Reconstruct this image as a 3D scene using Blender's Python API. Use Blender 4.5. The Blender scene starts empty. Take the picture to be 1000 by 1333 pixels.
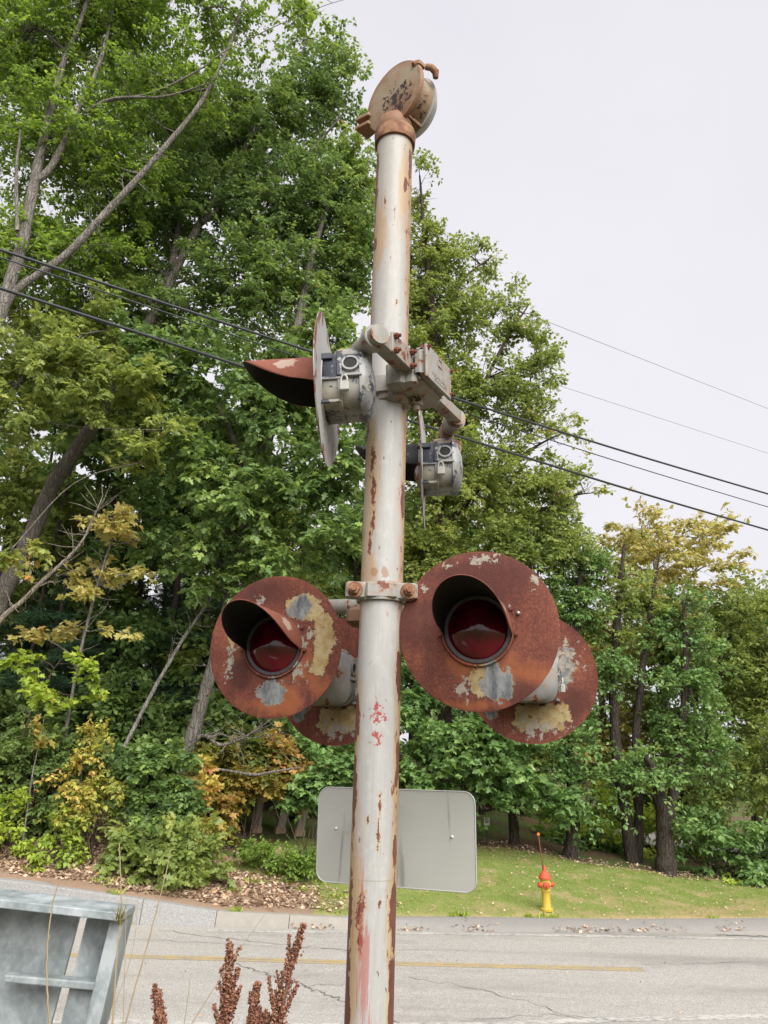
import bpy, math, random
import numpy as np
from mathutils import Vector, Matrix

sc = bpy.context.scene
COL = sc.collection
rng = np.random.default_rng(7)
random.seed(7)

# ------------------------------------------------------------------ camera
H = 3.3
PITCH, ROLL = math.radians(17), math.radians(1.7)
fw = np.array([0, math.cos(PITCH), math.sin(PITCH)])
r0 = np.array([1., 0, 0]); u0 = np.array([0, -math.sin(PITCH), math.cos(PITCH)])
rt = r0 * math.cos(ROLL) + u0 * math.sin(ROLL)
up_ = u0 * math.cos(ROLL) - r0 * math.sin(ROLL)
CAM = np.array([0, 0, H])
cd = bpy.data.cameras.new("camera"); cam = bpy.data.objects.new("camera", cd); COL.objects.link(cam)
cam.matrix_world = Matrix(((rt[0], up_[0], -fw[0], 0), (rt[1], up_[1], -fw[1], 0), (rt[2], up_[2], -fw[2], H), (0, 0, 0, 1)))
cd.sensor_fit = 'VERTICAL'; cd.sensor_height = 36; cd.lens = 36 * 1000 / 1333
cd.clip_start = 0.05; cd.clip_end = 2000
sc.camera = cam

# ------------------------------------------------------------------ world, sun, exposure
SUN_EL, SUN_AZ = math.radians(43), math.radians(158)   # azimuth clockwise from +Y
w = bpy.data.worlds.new("World"); sc.world = w; w.use_nodes = True
wn, wl = w.node_tree.nodes, w.node_tree.links
wn.clear()
sky = wn.new('ShaderNodeTexSky'); sky.sky_type = 'NISHITA'; sky.sun_disc = False
sky.sun_elevation = SUN_EL; sky.sun_rotation = SUN_AZ; sky.dust_density = 4
hs = wn.new('ShaderNodeHueSaturation'); hs.inputs['Saturation'].default_value = 0.12
tc = wn.new('ShaderNodeTexCoord')
nz = wn.new('ShaderNodeTexNoise'); nz.inputs['Scale'].default_value = 1.6; nz.inputs['Detail'].default_value = 4
cr = wn.new('ShaderNodeValToRGB')
cr.color_ramp.elements[0].position = .25; cr.color_ramp.elements[0].color = (1.74, 1.71, 1.87, 1)
cr.color_ramp.elements[1].position = .75; cr.color_ramp.elements[1].color = (2.10, 2.06, 2.17, 1)
mx = wn.new('ShaderNodeMix'); mx.data_type = 'RGBA'; mx.inputs[0].default_value = 0.96
bg = wn.new('ShaderNodeBackground'); bg.inputs['Strength'].default_value = 0.1
wo = wn.new('ShaderNodeOutputWorld')
wl.new(sky.outputs[0], hs.inputs['Color']); wl.new(tc.outputs['Generated'], nz.inputs['Vector'])
wl.new(nz.outputs[0], cr.inputs[0]); wl.new(hs.outputs[0], mx.inputs[6]); wl.new(cr.outputs[0], mx.inputs[7])
wl.new(mx.outputs[2], bg.inputs['Color']); wl.new(bg.outputs[0], wo.inputs['Surface'])
sd = bpy.data.lights.new("sun", 'SUN'); sd.energy = 1.5; sd.angle = math.radians(55); sd.color = (1, .975, .94)
so = bpy.data.objects.new("sun", sd); COL.objects.link(so)
sdir = Vector((math.sin(SUN_AZ) * math.cos(SUN_EL), math.cos(SUN_AZ) * math.cos(SUN_EL), math.sin(SUN_EL)))
so.rotation_euler = sdir.to_track_quat('Z', 'Y').to_euler(); so.location = (6, -8, 20)
sc.view_settings.view_transform = 'Standard'; sc.view_settings.look = 'None'
sc.view_settings.gamma = 1; sc.view_settings.use_curve_mapping = False
sc.view_settings.exposure = 2.12
sc.render.engine = 'CYCLES'
sc.cycles.max_bounces = 10; sc.cycles.diffuse_bounces = 6; sc.cycles.transmission_bounces = 8

# ------------------------------------------------------------------ measuring helpers
def ray(px, py): return fw + (px - 500) / 1000 * rt + (666.5 - py) / 1000 * up_
def P(px, py, z): return CAM + z * ray(px, py)
def PY(px, py, Y):
    d = ray(px, py); return CAM + Y / d[1] * d
def G(px, py, gz=0.):
    d = ray(px, py); return CAM + (gz - H) / d[2] * d
def nrm(v):
    v = np.asarray(v, float); return v / max(np.linalg.norm(v), 1e-9)

# ------------------------------------------------------------------ node helper
class T:
    def __init__(s, name, rough=.6, spec=.4, metal=0.):
        s.mat = bpy.data.materials.new(name); s.mat.use_nodes = True
        s.nt = s.mat.node_tree; s.nt.nodes.clear()
        s.out = s.nt.nodes.new('ShaderNodeOutputMaterial')
        s.b = s.nt.nodes.new('ShaderNodeBsdfPrincipled')
        s.b.inputs['Roughness'].default_value = rough; s.b.inputs['Specular IOR Level'].default_value = spec
        s.b.inputs['Metallic'].default_value = metal
        s.nt.links.new(s.b.outputs[0], s.out.inputs[0])
        s._obj = None
    def set(s, inp, v):
        if isinstance(v, (int, float)): inp.default_value = v
        elif isinstance(v, tuple): inp.default_value = v if len(v) == 4 or inp.type == 'VECTOR' else v + (1,)
        else: s.nt.links.new(v, inp)
    def m(s, op, a, b=None, c=None, clamp=False):
        n = s.nt.nodes.new('ShaderNodeMath'); n.operation = op; n.use_clamp = clamp
        s.set(n.inputs[0], a)
        if b is not None: s.set(n.inputs[1], b)
        if c is not None: s.set(n.inputs[2], c)
        return n.outputs[0]
    def mix(s, f, a, b):
        n = s.nt.nodes.new('ShaderNodeMix'); n.data_type = 'RGBA'
        s.set(n.inputs[0], f); s.set(n.inputs[6], a); s.set(n.inputs[7], b); return n.outputs[2]
    def ss(s, x, lo, hi):
        n = s.nt.nodes.new('ShaderNodeMapRange'); n.interpolation_type = 'SMOOTHSTEP'
        s.set(n.inputs[0], x); n.inputs[1].default_value = lo; n.inputs[2].default_value = hi; return n.outputs[0]
    def obj(s):
        if s._obj is None: s._obj = s.nt.nodes.new('ShaderNodeTexCoord').outputs['Object']
        return s._obj
    def xyz(s, v=None):
        n = s.nt.nodes.new('ShaderNodeSeparateXYZ'); s.nt.links.new(v or s.obj(), n.inputs[0]); return n.outputs
    def mp(s, scale=(1, 1, 1), loc=(0, 0, 0), v=None):
        n = s.nt.nodes.new('ShaderNodeMapping'); s.nt.links.new(v or s.obj(), n.inputs[0])
        n.inputs['Scale'].default_value = scale; n.inputs['Location'].default_value = loc; return n.outputs[0]
    def noise(s, scale, detail=4, rough=.55, v=None, dist=0., col=False):
        n = s.nt.nodes.new('ShaderNodeTexNoise'); s.nt.links.new(v or s.obj(), n.inputs['Vector'])
        n.inputs['Scale'].default_value = scale; n.inputs['Detail'].default_value = detail
        n.inputs['Roughness'].default_value = rough; n.inputs['Distortion'].default_value = dist
        return n.outputs[1 if col else 0]
    def vor(s, scale, v=None, feat='F1', out=0, rand=1.):
        n = s.nt.nodes.new('ShaderNodeTexVoronoi'); n.feature = feat; s.nt.links.new(v or s.obj(), n.inputs['Vector'])
        n.inputs['Scale'].default_value = scale; n.inputs['Randomness'].default_value = rand; return n.outputs[out]
    def ramp(s, f, stops):
        n = s.nt.nodes.new('ShaderNodeValToRGB'); e = n.color_ramp.elements
        while len(e) < len(stops): e.new(.5)
        for q, (p, c) in zip(e, stops): q.position = p; q.color = tuple(c) + (1,)
        s.set(n.inputs[0], f); return n.outputs[0]
    def bump(s, h, strength=.3, dist=.01):
        n = s.nt.nodes.new('ShaderNodeBump'); n.inputs['Strength'].default_value = strength
        n.inputs['Distance'].default_value = dist; s.set(n.inputs['Height'], h)
        s.nt.links.new(n.outputs[0], s.b.inputs['Normal']); return s
    def col(s, c, k=.78):
        if k != 1:
            n = s.nt.nodes.new('ShaderNodeHueSaturation'); n.inputs['Value'].default_value = k; s.set(n.inputs['Color'], c); c = n.outputs[0]
        s.set(s.b.inputs['Base Color'], c); return s
    def rough(s, c): s.set(s.b.inputs['Roughness'], c); return s
    def attr(s, name):
        n = s.nt.nodes.new('ShaderNodeAttribute'); n.attribute_name = name; return n.outputs['Fac']
    def patches(s, x, z, pl, amt_noise, amt=.5, ctr=.52):
        """max over ellipses (cx, cz, rx, rz, rot_deg) of 1-dist, edges eaten by the noise; > 0 inside"""
        best = None
        for (cx, cz, rx, rz, ro) in pl:
            c, q = math.cos(math.radians(ro)), math.sin(math.radians(ro))
            dx = s.m('SUBTRACT', x, cx); dz = s.m('SUBTRACT', z, cz)
            a = s.m('MULTIPLY_ADD', dx, c / rx, s.m('MULTIPLY', dz, q / rx))
            b = s.m('MULTIPLY_ADD', dz, c / rz, s.m('MULTIPLY', dx, -q / rz))
            d = s.m('SQRT', s.m('MULTIPLY_ADD', a, a, s.m('MULTIPLY', b, b)))
            v = s.m('SUBTRACT', 1., d)
            best = v if best is None else s.m('MAXIMUM', best, v)
        return s.m('MULTIPLY_ADD', s.m('SUBTRACT', amt_noise, ctr), amt * 5, best)

# ------------------------------------------------------------------ materials
def plain(name, c, rough=.6, var=.25, scale=20, spec=.4, metal=0.):
    t = T(name, rough, spec, metal)
    n = t.noise(scale, 5)
    t.col(t.mix(n, tuple(x * (1 - var) for x in c), tuple(min(1, x * (1 + var)) for x in c)))
    t.bump(n, .15, .005); return t.mat

RUST_D, RUST_M, RUST_O = (.085, .026, .018), (.20, .062, .040), (.31, .115, .06)
def rust_color(t, sc_=9):
    a = t.noise(sc_, 6, .65); b = t.noise(sc_ * 14, 3, .6)
    f = t.m('MULTIPLY_ADD', b, .62, t.m('MULTIPLY', a, .58))
    return t.ramp(f, [(.34, (.060, .024, .020)), (.50, (.135, .043, .031)), (.63, RUST_M), (.80, RUST_O)]), b

def disc_mat(name, tan, grey, specks, orange=(), darks=()):
    """rusted steel with islands of old tan and grey paint at fixed places (x, z on the disc)"""
    t = T(name, .8, .25)
    x, y, z = t.xyz()
    rc, fine = rust_color(t)
    stk = t.ss(t.noise(34, 5, .65, v=t.mp((1, 1, .07))), .48, .66); rc = t.mix(t.m('MULTIPLY', stk, .35), rc, (.075, .030, .022))
    edge = t.noise(15, 8, .70); holes = t.ss(t.noise(55, 5, .7), .60, .66)
    if orange:
        o = t.ss(t.patches(x, z, orange, t.noise(9, 4), .5), 0., .7)
        rc = t.mix(t.m('MULTIPLY', o, .8), rc, t.mix(t.noise(40, 4), (.24, .07, .03), (.40, .135, .05)))
    if darks:
        o = t.ss(t.patches(x, z, darks, t.noise(7, 5, .65), .3), -.1, .6)
        rc = t.mix(t.m('MULTIPLY', o, .75), rc, t.mix(t.noise(45, 4, .7), (.05, .018, .016), (.12, .040, .032)))
    c = rc; hgt = t.m('MULTIPLY', fine, .3)
    tm = None
    if tan:
        p = t.patches(x, z, tan, edge, .55)
        rim = t.m('MULTIPLY', t.ss(p, -.22, .0), .55)
        c = t.mix(rim, c, (.075, .032, .026))
        tm = t.m('MULTIPLY', t.ss(p, .0, .05), t.m('SUBTRACT', 1., t.m('MULTIPLY', holes, .85)))
        tc_ = t.mix(t.ss(t.noise(22, 5, .7), .35, .65), (.33, .22, .09), (.44, .36, .20)); tc_ = t.mix(t.m('MULTIPLY', t.ss(p, .12, .0), .6), tc_, (.30, .15, .07))
        c = t.mix(tm, c, tc_); hgt = t.m('MULTIPLY_ADD', tm, .7, hgt)
    if grey:
        pg_ = t.patches(x, z, grey, t.noise(17, 8, .70), .5)
        g = t.m('MULTIPLY', t.ss(pg_, .0, .06), t.m('SUBTRACT', 1., t.m('MULTIPLY', holes, .7)))
        gc = t.mix(t.ss(t.noise(26, 5, .7, v=t.mp((1, 1, .4))), .35, .65), (.09, .10, .11), (.27, .275, .27)); gc = t.mix(t.ss(pg_, .18, .0), gc, (.36, .33, .26))
        c = t.mix(g, c, gc); hgt = t.m('MULTIPLY_ADD', g, .6, hgt)
    if specks:
        g = t.ss(t.patches(x, z, specks, t.noise(40, 6, .7), 1.1, .60), .0, .1)
        c = t.mix(g, c, t.mix(t.noise(60, 3), (.22, .2, .17), (.48, .42, .33))); hgt = t.m('MULTIPLY_ADD', g, .5, hgt)
    ex = t.ss(t.noise(95, 3, .7), .68, .74)
    c = t.mix(t.m('MULTIPLY', ex, .5), c, (.10, .06, .045))
    t.col(c); t.bump(hgt, .55, .004)
    return t.mat

def paint_peel(name, base=(.43, .42, .385), dark=(.24, .225, .195), rust_amt=.555, rs=14, vert=True):
    """old aluminium paint, worn and rust stained"""
    t = T(name, .55, .4)
    st = t.noise(7, 5, .6, v=t.mp((6, 6, .7)) if vert else None)
    c = t.mix(st, dark, base)
    n = t.noise(rs, 6, .65)
    grime = t.ss(t.noise(26, 6, .7, v=t.mp((1, 1, .5))), .42, .7); c = t.mix(t.m('MULTIPLY', grime, .45), c, (.20, .17, .13))
    stain = t.ss(n, rust_amt - .1, rust_amt + .04)
    c = t.mix(t.m('MULTIPLY', stain, .55), c, (.36, .21, .10))
    chip = t.ss(n, rust_amt + .03, rust_amt + .05)
    rc, fine = rust_color(t, 20)
    c = t.mix(chip, c, rc)
    t.col(c); t.bump(t.m('MULTIPLY_ADD', chip, -.6, t.m('MULTIPLY', st, .3)), .35, .003)
    return t.mat

def pole_mat():
    t = T('pole_paint', .5, .4)
    x, y, z = t.xyz()                       # object space: axis at 0
    z = t.m('SUBTRACT', z, .4)
    R = .0706
    lat = t.m('DIVIDE', x, R)
    st = t.noise(9, 5, .6, v=t.mp((5, 5, .35)))
    st2 = t.noise(60, 3, .6, v=t.mp((3, 3, .15)))
    base = t.mix(st, (.37, .36, .335), (.50, .49, .465))
    base = t.mix(t.m('MULTIPLY', t.ss(st2, .50, .72), .28), base, (.29, .275, .245))
    blot = t.noise(34, 6, .7, v=t.mp((1, 1, .6)))
    base = t.mix(t.m('MULTIPLY', t.ss(blot, .52, .64), .35), base, (.56, .55, .525))
    up = t.ss(z, 3.9, 5.3)                  # upper length: warmer, more stained coat
    base = t.mix(t.m('MULTIPLY', up, .35), base, (.40, .355, .28))
    # rust bleeding down the two flanks, in long vertical streaks
    v1 = t.noise(5, 5, .6, v=t.mp((4, 4, .8))); v2 = t.noise(26, 5, .7, v=t.mp((1.3, 1.3, .5)))
    fl = t.m('MULTIPLY_ADD', t.m('ABSOLUTE', t.m('ADD', lat, .08)), .62, t.m('MULTIPLY', v1, .55))
    fl = t.m('MULTIPLY_ADD', v2, .18, fl)
    stain = t.ss(fl, .78, 1.02)
    c = t.mix(t.m('MULTIPLY', stain, .85), base, t.mix(v2, (.30, .16, .07), (.52, .33, .15)))
    chip_n = t.noise(20, 7, .65, v=t.mp((1, 1, .4)))
    big = t.patches(lat, z, [  # (lateral / radius, height, half sizes, rotation)
        (-.97, 3.00, .20, .10, 0), (-.98, 2.40, .22, .20, 0), (-1., 2.78, .16, .12, 0), (-1., 2.10, .25, .18, 0),
        (.92, 3.10, .16, .11, 0), (.93, 2.88, .17, .10, 0), (.94, 2.42, .26, .13, 0), (.97, 2.15, .24, .25, 0), (.9, 2.6, .1, .05, 0),
        (-.93, 4.72, .22, .035, 0), (.62, 4.97, .12, .05, 0), (-.98, 4.95, .14, .2, 0), (.88, 5.1, .1, .08, 0),
        (.9, 3.70, .11, .07, 0), (-.95, 3.98, .16, .06, 0),
        ],
        chip_n, .75)
    small = t.patches(lat, z, [(.2, 2.73, .06, .04, -1), (.17, 2.64, .07, .025, 0), (.16, 2.66, .04, .06, 0), (.3, 2.47, .06, .014, 0), (-.5, 2.44, .22, .05, 0), (-.45, 2.37, .12, .03, 0), (-.3, 2.69, .06, .012, 0), (-.45, 4.9, .05, .04, 0), (.1, 4.85, .03, .03, 0), (.3, 4.45, .08, .015, 0),
        (-.62, 3.84, .13, .07, 0), (-.55, 3.73, .12, .06, 0), (-.5, 3.62, .12, .05, 0), (-.62, 3.55, .1, .05, 0)], t.noise(70, 7, .75, v=t.mp((1, 1, .55))), 1.15, .53)
    big = t.m('MAXIMUM', big, small)
    chip = t.ss(big, .02, .09)
    wash = t.ss(t.patches(lat, z, [(-.62, 3.72, .42, .30, 0), (-.6, 3.44, .4, .12, 0), (-.75, 2.4, .35, .3, 0), (-.7, 4.75, .4, .14, 0), (.5, 4.95, .3, .18, 0)], t.noise(10, 6, .65, v=t.mp((1.6, 1.6, .3))), .5), -.35, .45)
    c = t.mix(t.m('MULTIPLY', wash, .75), c, t.mix(v2, (.34, .19, .085), (.56, .40, .22)))
    halo = t.ss(big, -.75, .05)
    c = t.mix(t.m('MULTIPLY', halo, .6), c, (.50, .34, .15))
    specks = t.ss(t.m('MULTIPLY_ADD', stain, .10, t.noise(48, 5, .65, v=t.mp((1, 1, .4)))), .655, .69)
    c = t.mix(specks, c, (.20, .07, .035))
    rc, fine = rust_color(t, 16)
    c = t.mix(chip, c, t.mix(.5, rc, (.13, .05, .035)))
    # decal remains above the clamp, red scrapes low down
    dec = t.ss(t.patches(lat, z, [(-.36, 3.443, .22, .024, 0), (.12, 3.443, .2, .024, 0)], t.noise(40, 4), .3), .1, .2)
    c = t.mix(t.m('MULTIPLY', dec, .7), c, (.33, .17, .07))
    red1 = t.ss(t.patches(lat, z, [(.05, 3.0, .24, .032, 0), (.02, 2.93, .22, .02, 0)], t.noise(70, 4, .7), 1.6), .1, .3)
    c = t.mix(t.m('MULTIPLY', red1, .9), c, (.36, .03, .03))
    red2 = t.ss(t.patches(lat, z, [(-.35, 2.37, .48, .13, -10), (-.22, 2.24, .42, .12, -8)], t.noise(46, 5, .75, v=t.mp((2.6, 2.6, .10))), 1.5, .55), .15, .45)
    c = t.mix(t.m('MULTIPLY', red2, .62), c, (.44, .10, .075))
    seam = t.m('LESS_THAN', t.m('ABSOLUTE', t.m('SUBTRACT', z, 2.525)), .0018)
    c = t.mix(t.m('MULTIPLY', seam, .5), c, (.3, .26, .2))
    t.col(c); t.bump(t.m('MULTIPLY_ADD', chip, -.8, t.m('MULTIPLY', st2, .25)), .4, .003)
    return t.mat

def galv_mat():
    t = T('galvanised_steel', .5, .5, .0)
    wv = t.nt.nodes.new('ShaderNodeVectorMath'); wv.operation = 'MULTIPLY_ADD'
    t.nt.links.new(t.noise(7, 3, .6, col=True), wv.inputs[0]); wv.inputs[1].default_value = (.09, .09, .09); t.nt.links.new(t.obj(), wv.inputs[2])
    a = t.noise(16, 5, .6, v=t.mp((1, 1, .6), v=wv.outputs[0])); b = t.noise(70, 3, .6)
    f = t.m('MULTIPLY_ADD', b, .25, a)
    t.col(t.ramp(f, [(.42, (.19, .225, .235)), (.58, (.29, .33, .335)), (.76, (.46, .50, .505))])); t.bump(f, .1, .003)
    t.rough(t.m('MULTIPLY_ADD', a, .3, .35)); return t.mat

def sign_mat():
    t = T('bare_aluminium', .55, .5, 0)
    x, y, z = t.xyz()
    n = t.noise(40, 3, .6, v=t.mp((.06, 1, 1)))
    c = t.mix(n, (.44, .435, .39), (.48, .475, .43))
    scr = t.ss(t.noise(60, 4, .7, v=t.mp((.25, 1, 1.4))), .62, .7); c = t.mix(t.m('MULTIPLY', scr, .25), c, (.30, .29, .26))
    s = t.patches(x, z, [(-.02, -.05, .045, .26, 3), (.03, -.1, .018, .22, 4), (.2, .08, .008, .12, 2), (-.2, -.06, .008, .12, -3)], t.noise(9, 5, .6, v=t.mp((1.5, 1, .25))), .8)
    c = t.mix(t.m('MULTIPLY', t.ss(s, 0, .9), .55), c, (.17, .16, .15))
    t.col(c); return t.mat

def leaf_mat(name, stops, trans=.35, rough=.42, hue=.485, val=1.7):
    t = T(name, rough, .32)
    a = t.attr('tint')
    c = t.ramp(a, stops); t.col(c, 1)
    tr = t.nt.nodes.new('ShaderNodeBsdfTranslucent')
    hv = t.nt.nodes.new('ShaderNodeHueSaturation'); hv.inputs['Value'].default_value = val; hv.inputs['Hue'].default_value = hue
    hv.inputs['Saturation'].default_value = 1.1
    t.nt.links.new(c, hv.inputs['Color']); t.nt.links.new(hv.outputs[0], tr.inputs['Color'])
    ms = t.nt.nodes.new('ShaderNodeMixShader'); ms.inputs[0].default_value = trans
    t.nt.links.new(t.b.outputs[0], ms.inputs[1]); t.nt.links.new(tr.outputs[0], ms.inputs[2])
    t.nt.links.new(ms.outputs[0], t.out.inputs[0]); return t.mat

def bark_mat(name, a, b, scale=18):
    t = T(name, .9, .2)
    n = t.noise(scale, 6, .7, v=t.mp((1, 1, .22))); n2 = t.noise(3, 4)
    c = t.mix(n, a, b); c = t.mix(t.m('MULTIPLY', t.ss(n2, .5, .75), .4), c, tuple(min(1, q * 1.5) for q in b))
    wv = t.nt.nodes.new('ShaderNodeVectorMath'); wv.operation = 'MULTIPLY_ADD'; t.nt.links.new(t.noise(6, 4, .6, col=True), wv.inputs[0]); wv.inputs[1].default_value = (.12, .12, .3); t.nt.links.new(t.obj(), wv.inputs[2])
    cr = t.ss(t.vor(15, v=t.mp((1, 1, .14), v=wv.outputs[0]), feat='DISTANCE_TO_EDGE'), .0, .14); c = t.mix(t.m('MULTIPLY_ADD', cr, .5, .5), a, c)
    kn = t.ss(t.noise(4.5, 5, .7), .60, .68); c = t.mix(t.m('MULTIPLY', kn, .6), c, tuple(q * .6 for q in a))
    t.col(c); t.bump(t.m('MULTIPLY_ADD', cr, .6, n), 1., .04); return t.mat

M = {}
M['pole'] = pole_mat()
M['peel'] = paint_peel('weathered_silver_paint')
M['peel2'] = paint_peel('chipped_silver_paint', (.46, .45, .42), (.25, .24, .21), .545, 22)
M['galv'] = galv_mat(); M['sign'] = sign_mat()
t = T('rusted_iron', .85, .25); rc, fine = rust_color(t, 30); t.col(rc).bump(fine, .5, .004); M['rust'] = t.mat
t = T('visor_steel', .75, .3); rc, fine = rust_color(t, 10)
inside = t.m('GREATER_THAN', t.attr('inside'), .5)
x, y, z = t.xyz()
pk = t.ss(t.patches(y, z, [(.12, .06, .035, .03, 0)], t.noise(40, 5), .5), .05, .15)
rc = t.mix(.35, rc, (.33, .11, .065)); rc = t.mix(t.m('MULTIPLY', pk, .8), rc, (.42, .33, .26))
t.col(t.mix(inside, rc, (.012, .010, .010))).bump(fine, .3, .003); M['visor'] = t.mat
t = T('black_visor_steel', .6, .4); n = t.ss(t.noise(30, 5, .6), .62, .68); t.col(t.mix(n, (.018, .018, .02), (.3, .29, .28))); M['visor_black'] = t.mat
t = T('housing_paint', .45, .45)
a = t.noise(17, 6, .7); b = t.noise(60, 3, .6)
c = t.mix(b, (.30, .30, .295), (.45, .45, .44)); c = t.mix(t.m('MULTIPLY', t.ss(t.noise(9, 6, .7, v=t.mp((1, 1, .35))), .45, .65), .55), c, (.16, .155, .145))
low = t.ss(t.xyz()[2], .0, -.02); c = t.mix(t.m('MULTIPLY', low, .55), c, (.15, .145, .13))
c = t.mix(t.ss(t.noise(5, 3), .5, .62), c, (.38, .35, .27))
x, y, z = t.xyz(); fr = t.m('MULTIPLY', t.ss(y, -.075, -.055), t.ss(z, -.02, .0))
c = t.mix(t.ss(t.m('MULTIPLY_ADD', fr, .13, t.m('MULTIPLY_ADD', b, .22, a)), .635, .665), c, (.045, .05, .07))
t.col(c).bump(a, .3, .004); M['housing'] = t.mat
t = T('black_housing_paint', .45, .45)
a = t.noise(15, 6, .7)
t.col(t.mix(t.ss(a, .50, .55), (.06, .065, .085), t.mix(t.noise(50, 3), (.40, .40, .39), (.55, .55, .54)))).bump(a, .35, .005); M['housing_dark'] = t.mat
M['housing_grey'] = paint_peel('dirty_grey_housing', (.46, .46, .45), (.15, .15, .148), .60, 16, False)
t = T('dark_recess', .7); t.col((.02, .02, .02)); M['dark'] = t.mat
t = T('red_glass', .12, .5)
x, y, z = t.xyz()
rib = t.m('SINE', t.m('MULTIPLY', x, 420.))
n = t.noise(9, 3)
t.col(t.mix(t.ss(n, .35, .7), (.07, .002, .008), (.19, .004, .020))); t.b.inputs['Coat Weight'].default_value = .5; t.b.inputs['Coat Roughness'].default_value = .07
bp = t.nt.nodes.new('ShaderNodeBump'); bp.inputs['Strength'].default_value = .04; bp.inputs['Distance'].default_value = .002
t.nt.links.new(rib, bp.inputs['Height']); t.nt.links.new(bp.outputs[0], t.b.inputs['Normal'])
M['lens'] = t.mat
M['ring'] = plain('lens_ring_metal', (.07, .065, .062), .4, .6, 40)
M['lock'] = plain('padlock_metal', (.44, .43, .39), .4, .2, 60)
M['zinc'] = plain('zinc_bolt', (.5, .5, .5), .3, .2, 60, metal=.6)
# disc materials
M['discL'] = disc_mat('rusted_disc_tan_arc', [(-.125, .13, .1, .045, 30), (-.19, .04, .042, .1, -10), (-.10, .14, .06, .05, 0), (-.175, -.06, .035, .05, 10), (.17, .03, .016, .05, -12)],
    [(-.09, .135, .045, .05, 10), (.0, -.165, .055, .05, 15)], [(.17, -.06, .03, .09, 0), (-.11, .02, .05, .05, 0), (-.1, -.09, .05, .05, 0), (.09, .15, .07, .03, -20)],
    [(-.02, -.2, .16, .07, 0), (-.15, -.1, .07, .1, 0)], [(.05, .2, .15, .06, 0), (.12, -.1, .07, .07, 0)])
M['discR'] = disc_mat('rusted_disc_grey_patch', [(-.005, -.165, .045, .05, 10)],
    [(-.055, -.165, .055, .06, 0)], [(-.02, .225, .06, .03, 0), (.10, .21, .03, .02, 0), (.17, .13, .02, .03, 0), (-.18, .15, .02, .05, 0), (.05, -.18, .04, .05, 20)],
    [(-.12, -.14, .14, .07, -20), (.02, -.12, .1, .06, 0), (.05, -.235, .14, .03, 0)], [(-.02, .16, .24, .13, 0), (.18, .03, .1, .12, 0), (-.14, -.19, .08, .05, 0)])
M['discB'] = disc_mat('rusted_disc_back_pale', [(.06, -.15, .11, .06, 0), (-.02, -.16, .06, .05, 0)], [(.13, .03, .035, .09, -10), (-.15, -.12, .04, .05, 0)], [(.13, .05, .07, .11, -15), (.02, -.19, .12, .05, 0)], [], [(.17, -.1, .07, .08, 0)])
t = T('white_disc_peeling', .6, .35)
x, y, z = t.xyz(); rad = t.m('SQRT', t.m('MULTIPLY_ADD', x, x, t.m('MULTIPLY', z, z)))
n = t.noise(12, 6, .7, v=t.mp((1, 1, .5)))
rc, fine = rust_color(t, 20)
rc = t.mix(.35, rc, (.3, .15, .11))
mk = t.ss(t.m('MULTIPLY_ADD', t.ss(rad, .17, .26), .10, n), .60, .63)
t.col(t.mix(mk, t.mix(t.noise(30, 4), (.38, .365, .34), (.50, .48, .455)), rc)).bump(mk, .4, .003); M['discW'] = t.mat
t = T('bell_casting_paint', .65, .35)
x, y, z = t.xyz(); n = t.noise(6, 5, .6); pit = t.noise(38, 5, .7)
c = t.ramp(n, [(.35, (.36, .30, .22)), (.5, (.34, .24, .15)), (.62, (.26, .14, .075)), (.75, (.16, .065, .035))])
rimr = t.ss(t.m('MULTIPLY_ADD', t.m('SUBTRACT', pit, .5), .12, t.m('SQRT', t.m('MULTIPLY_ADD', x, x, t.m('MULTIPLY', z, z)))), .115, .16)
c = t.mix(t.m('MULTIPLY', rimr, .75), c, (.27, .12, .065))
reg = t.ss(t.patches(x, z, [(-.02, -.03, .10, .10, 20)], n, .4), -.3, .5)
c = t.mix(t.ss(t.m('MULTIPLY_ADD', reg, .16, pit), .645, .69), c, (.035, .02, .018))
t.col(c).bump(pit, .3, .004); M['bell'] = t.mat
t = T('rusty_casting', .75, .3); n = t.noise(14, 6, .65); t.col(t.ramp(n, [(.32, (.09, .035, .022)), (.48, (.26, .115, .06)), (.62, (.40, .25, .14)), (.8, (.46, .37, .26))])).bump(n, .4, .004); M['bellrust'] = t.mat
M['gong'] = paint_peel('bell_gong_paint', (.56, .56, .53), (.40, .39, .35), .6, 12, False)

# ------------------------------------------------------------------ object helpers
WM = {}
def link(name, me, mat=None, parent=None, mw=None, smooth=True):
    o = bpy.data.objects.new(name, me); COL.objects.link(o)
    if mat is not None and not me.materials: me.materials.append(mat)
    if smooth and me.polygons: me.polygons.foreach_set('use_smooth', [True] * len(me.polygons))
    mw = mw if mw is not None else (WM[parent] if parent is not None else Matrix())
    WM[o] = mw.copy()
    if parent is not None:
        o.parent = parent; o.matrix_parent_inverse = WM[parent].inverted()
    o.matrix_basis = mw
    return o
def empty(name, loc, label, cat, group=None):
    o = bpy.data.objects.new(name, None); COL.objects.link(o); o.empty_display_size = .1
    o.location = loc; WM[o] = Matrix.Translation(Vector(loc))
    return tag(o, label, cat, group)
def tag(o, label=None, cat=None, group=None, kind=None):
    if label: o['label'] = label
    if cat: o['category'] = cat
    if group: o['group'] = group
    if kind: o['kind'] = kind
    return o

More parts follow.
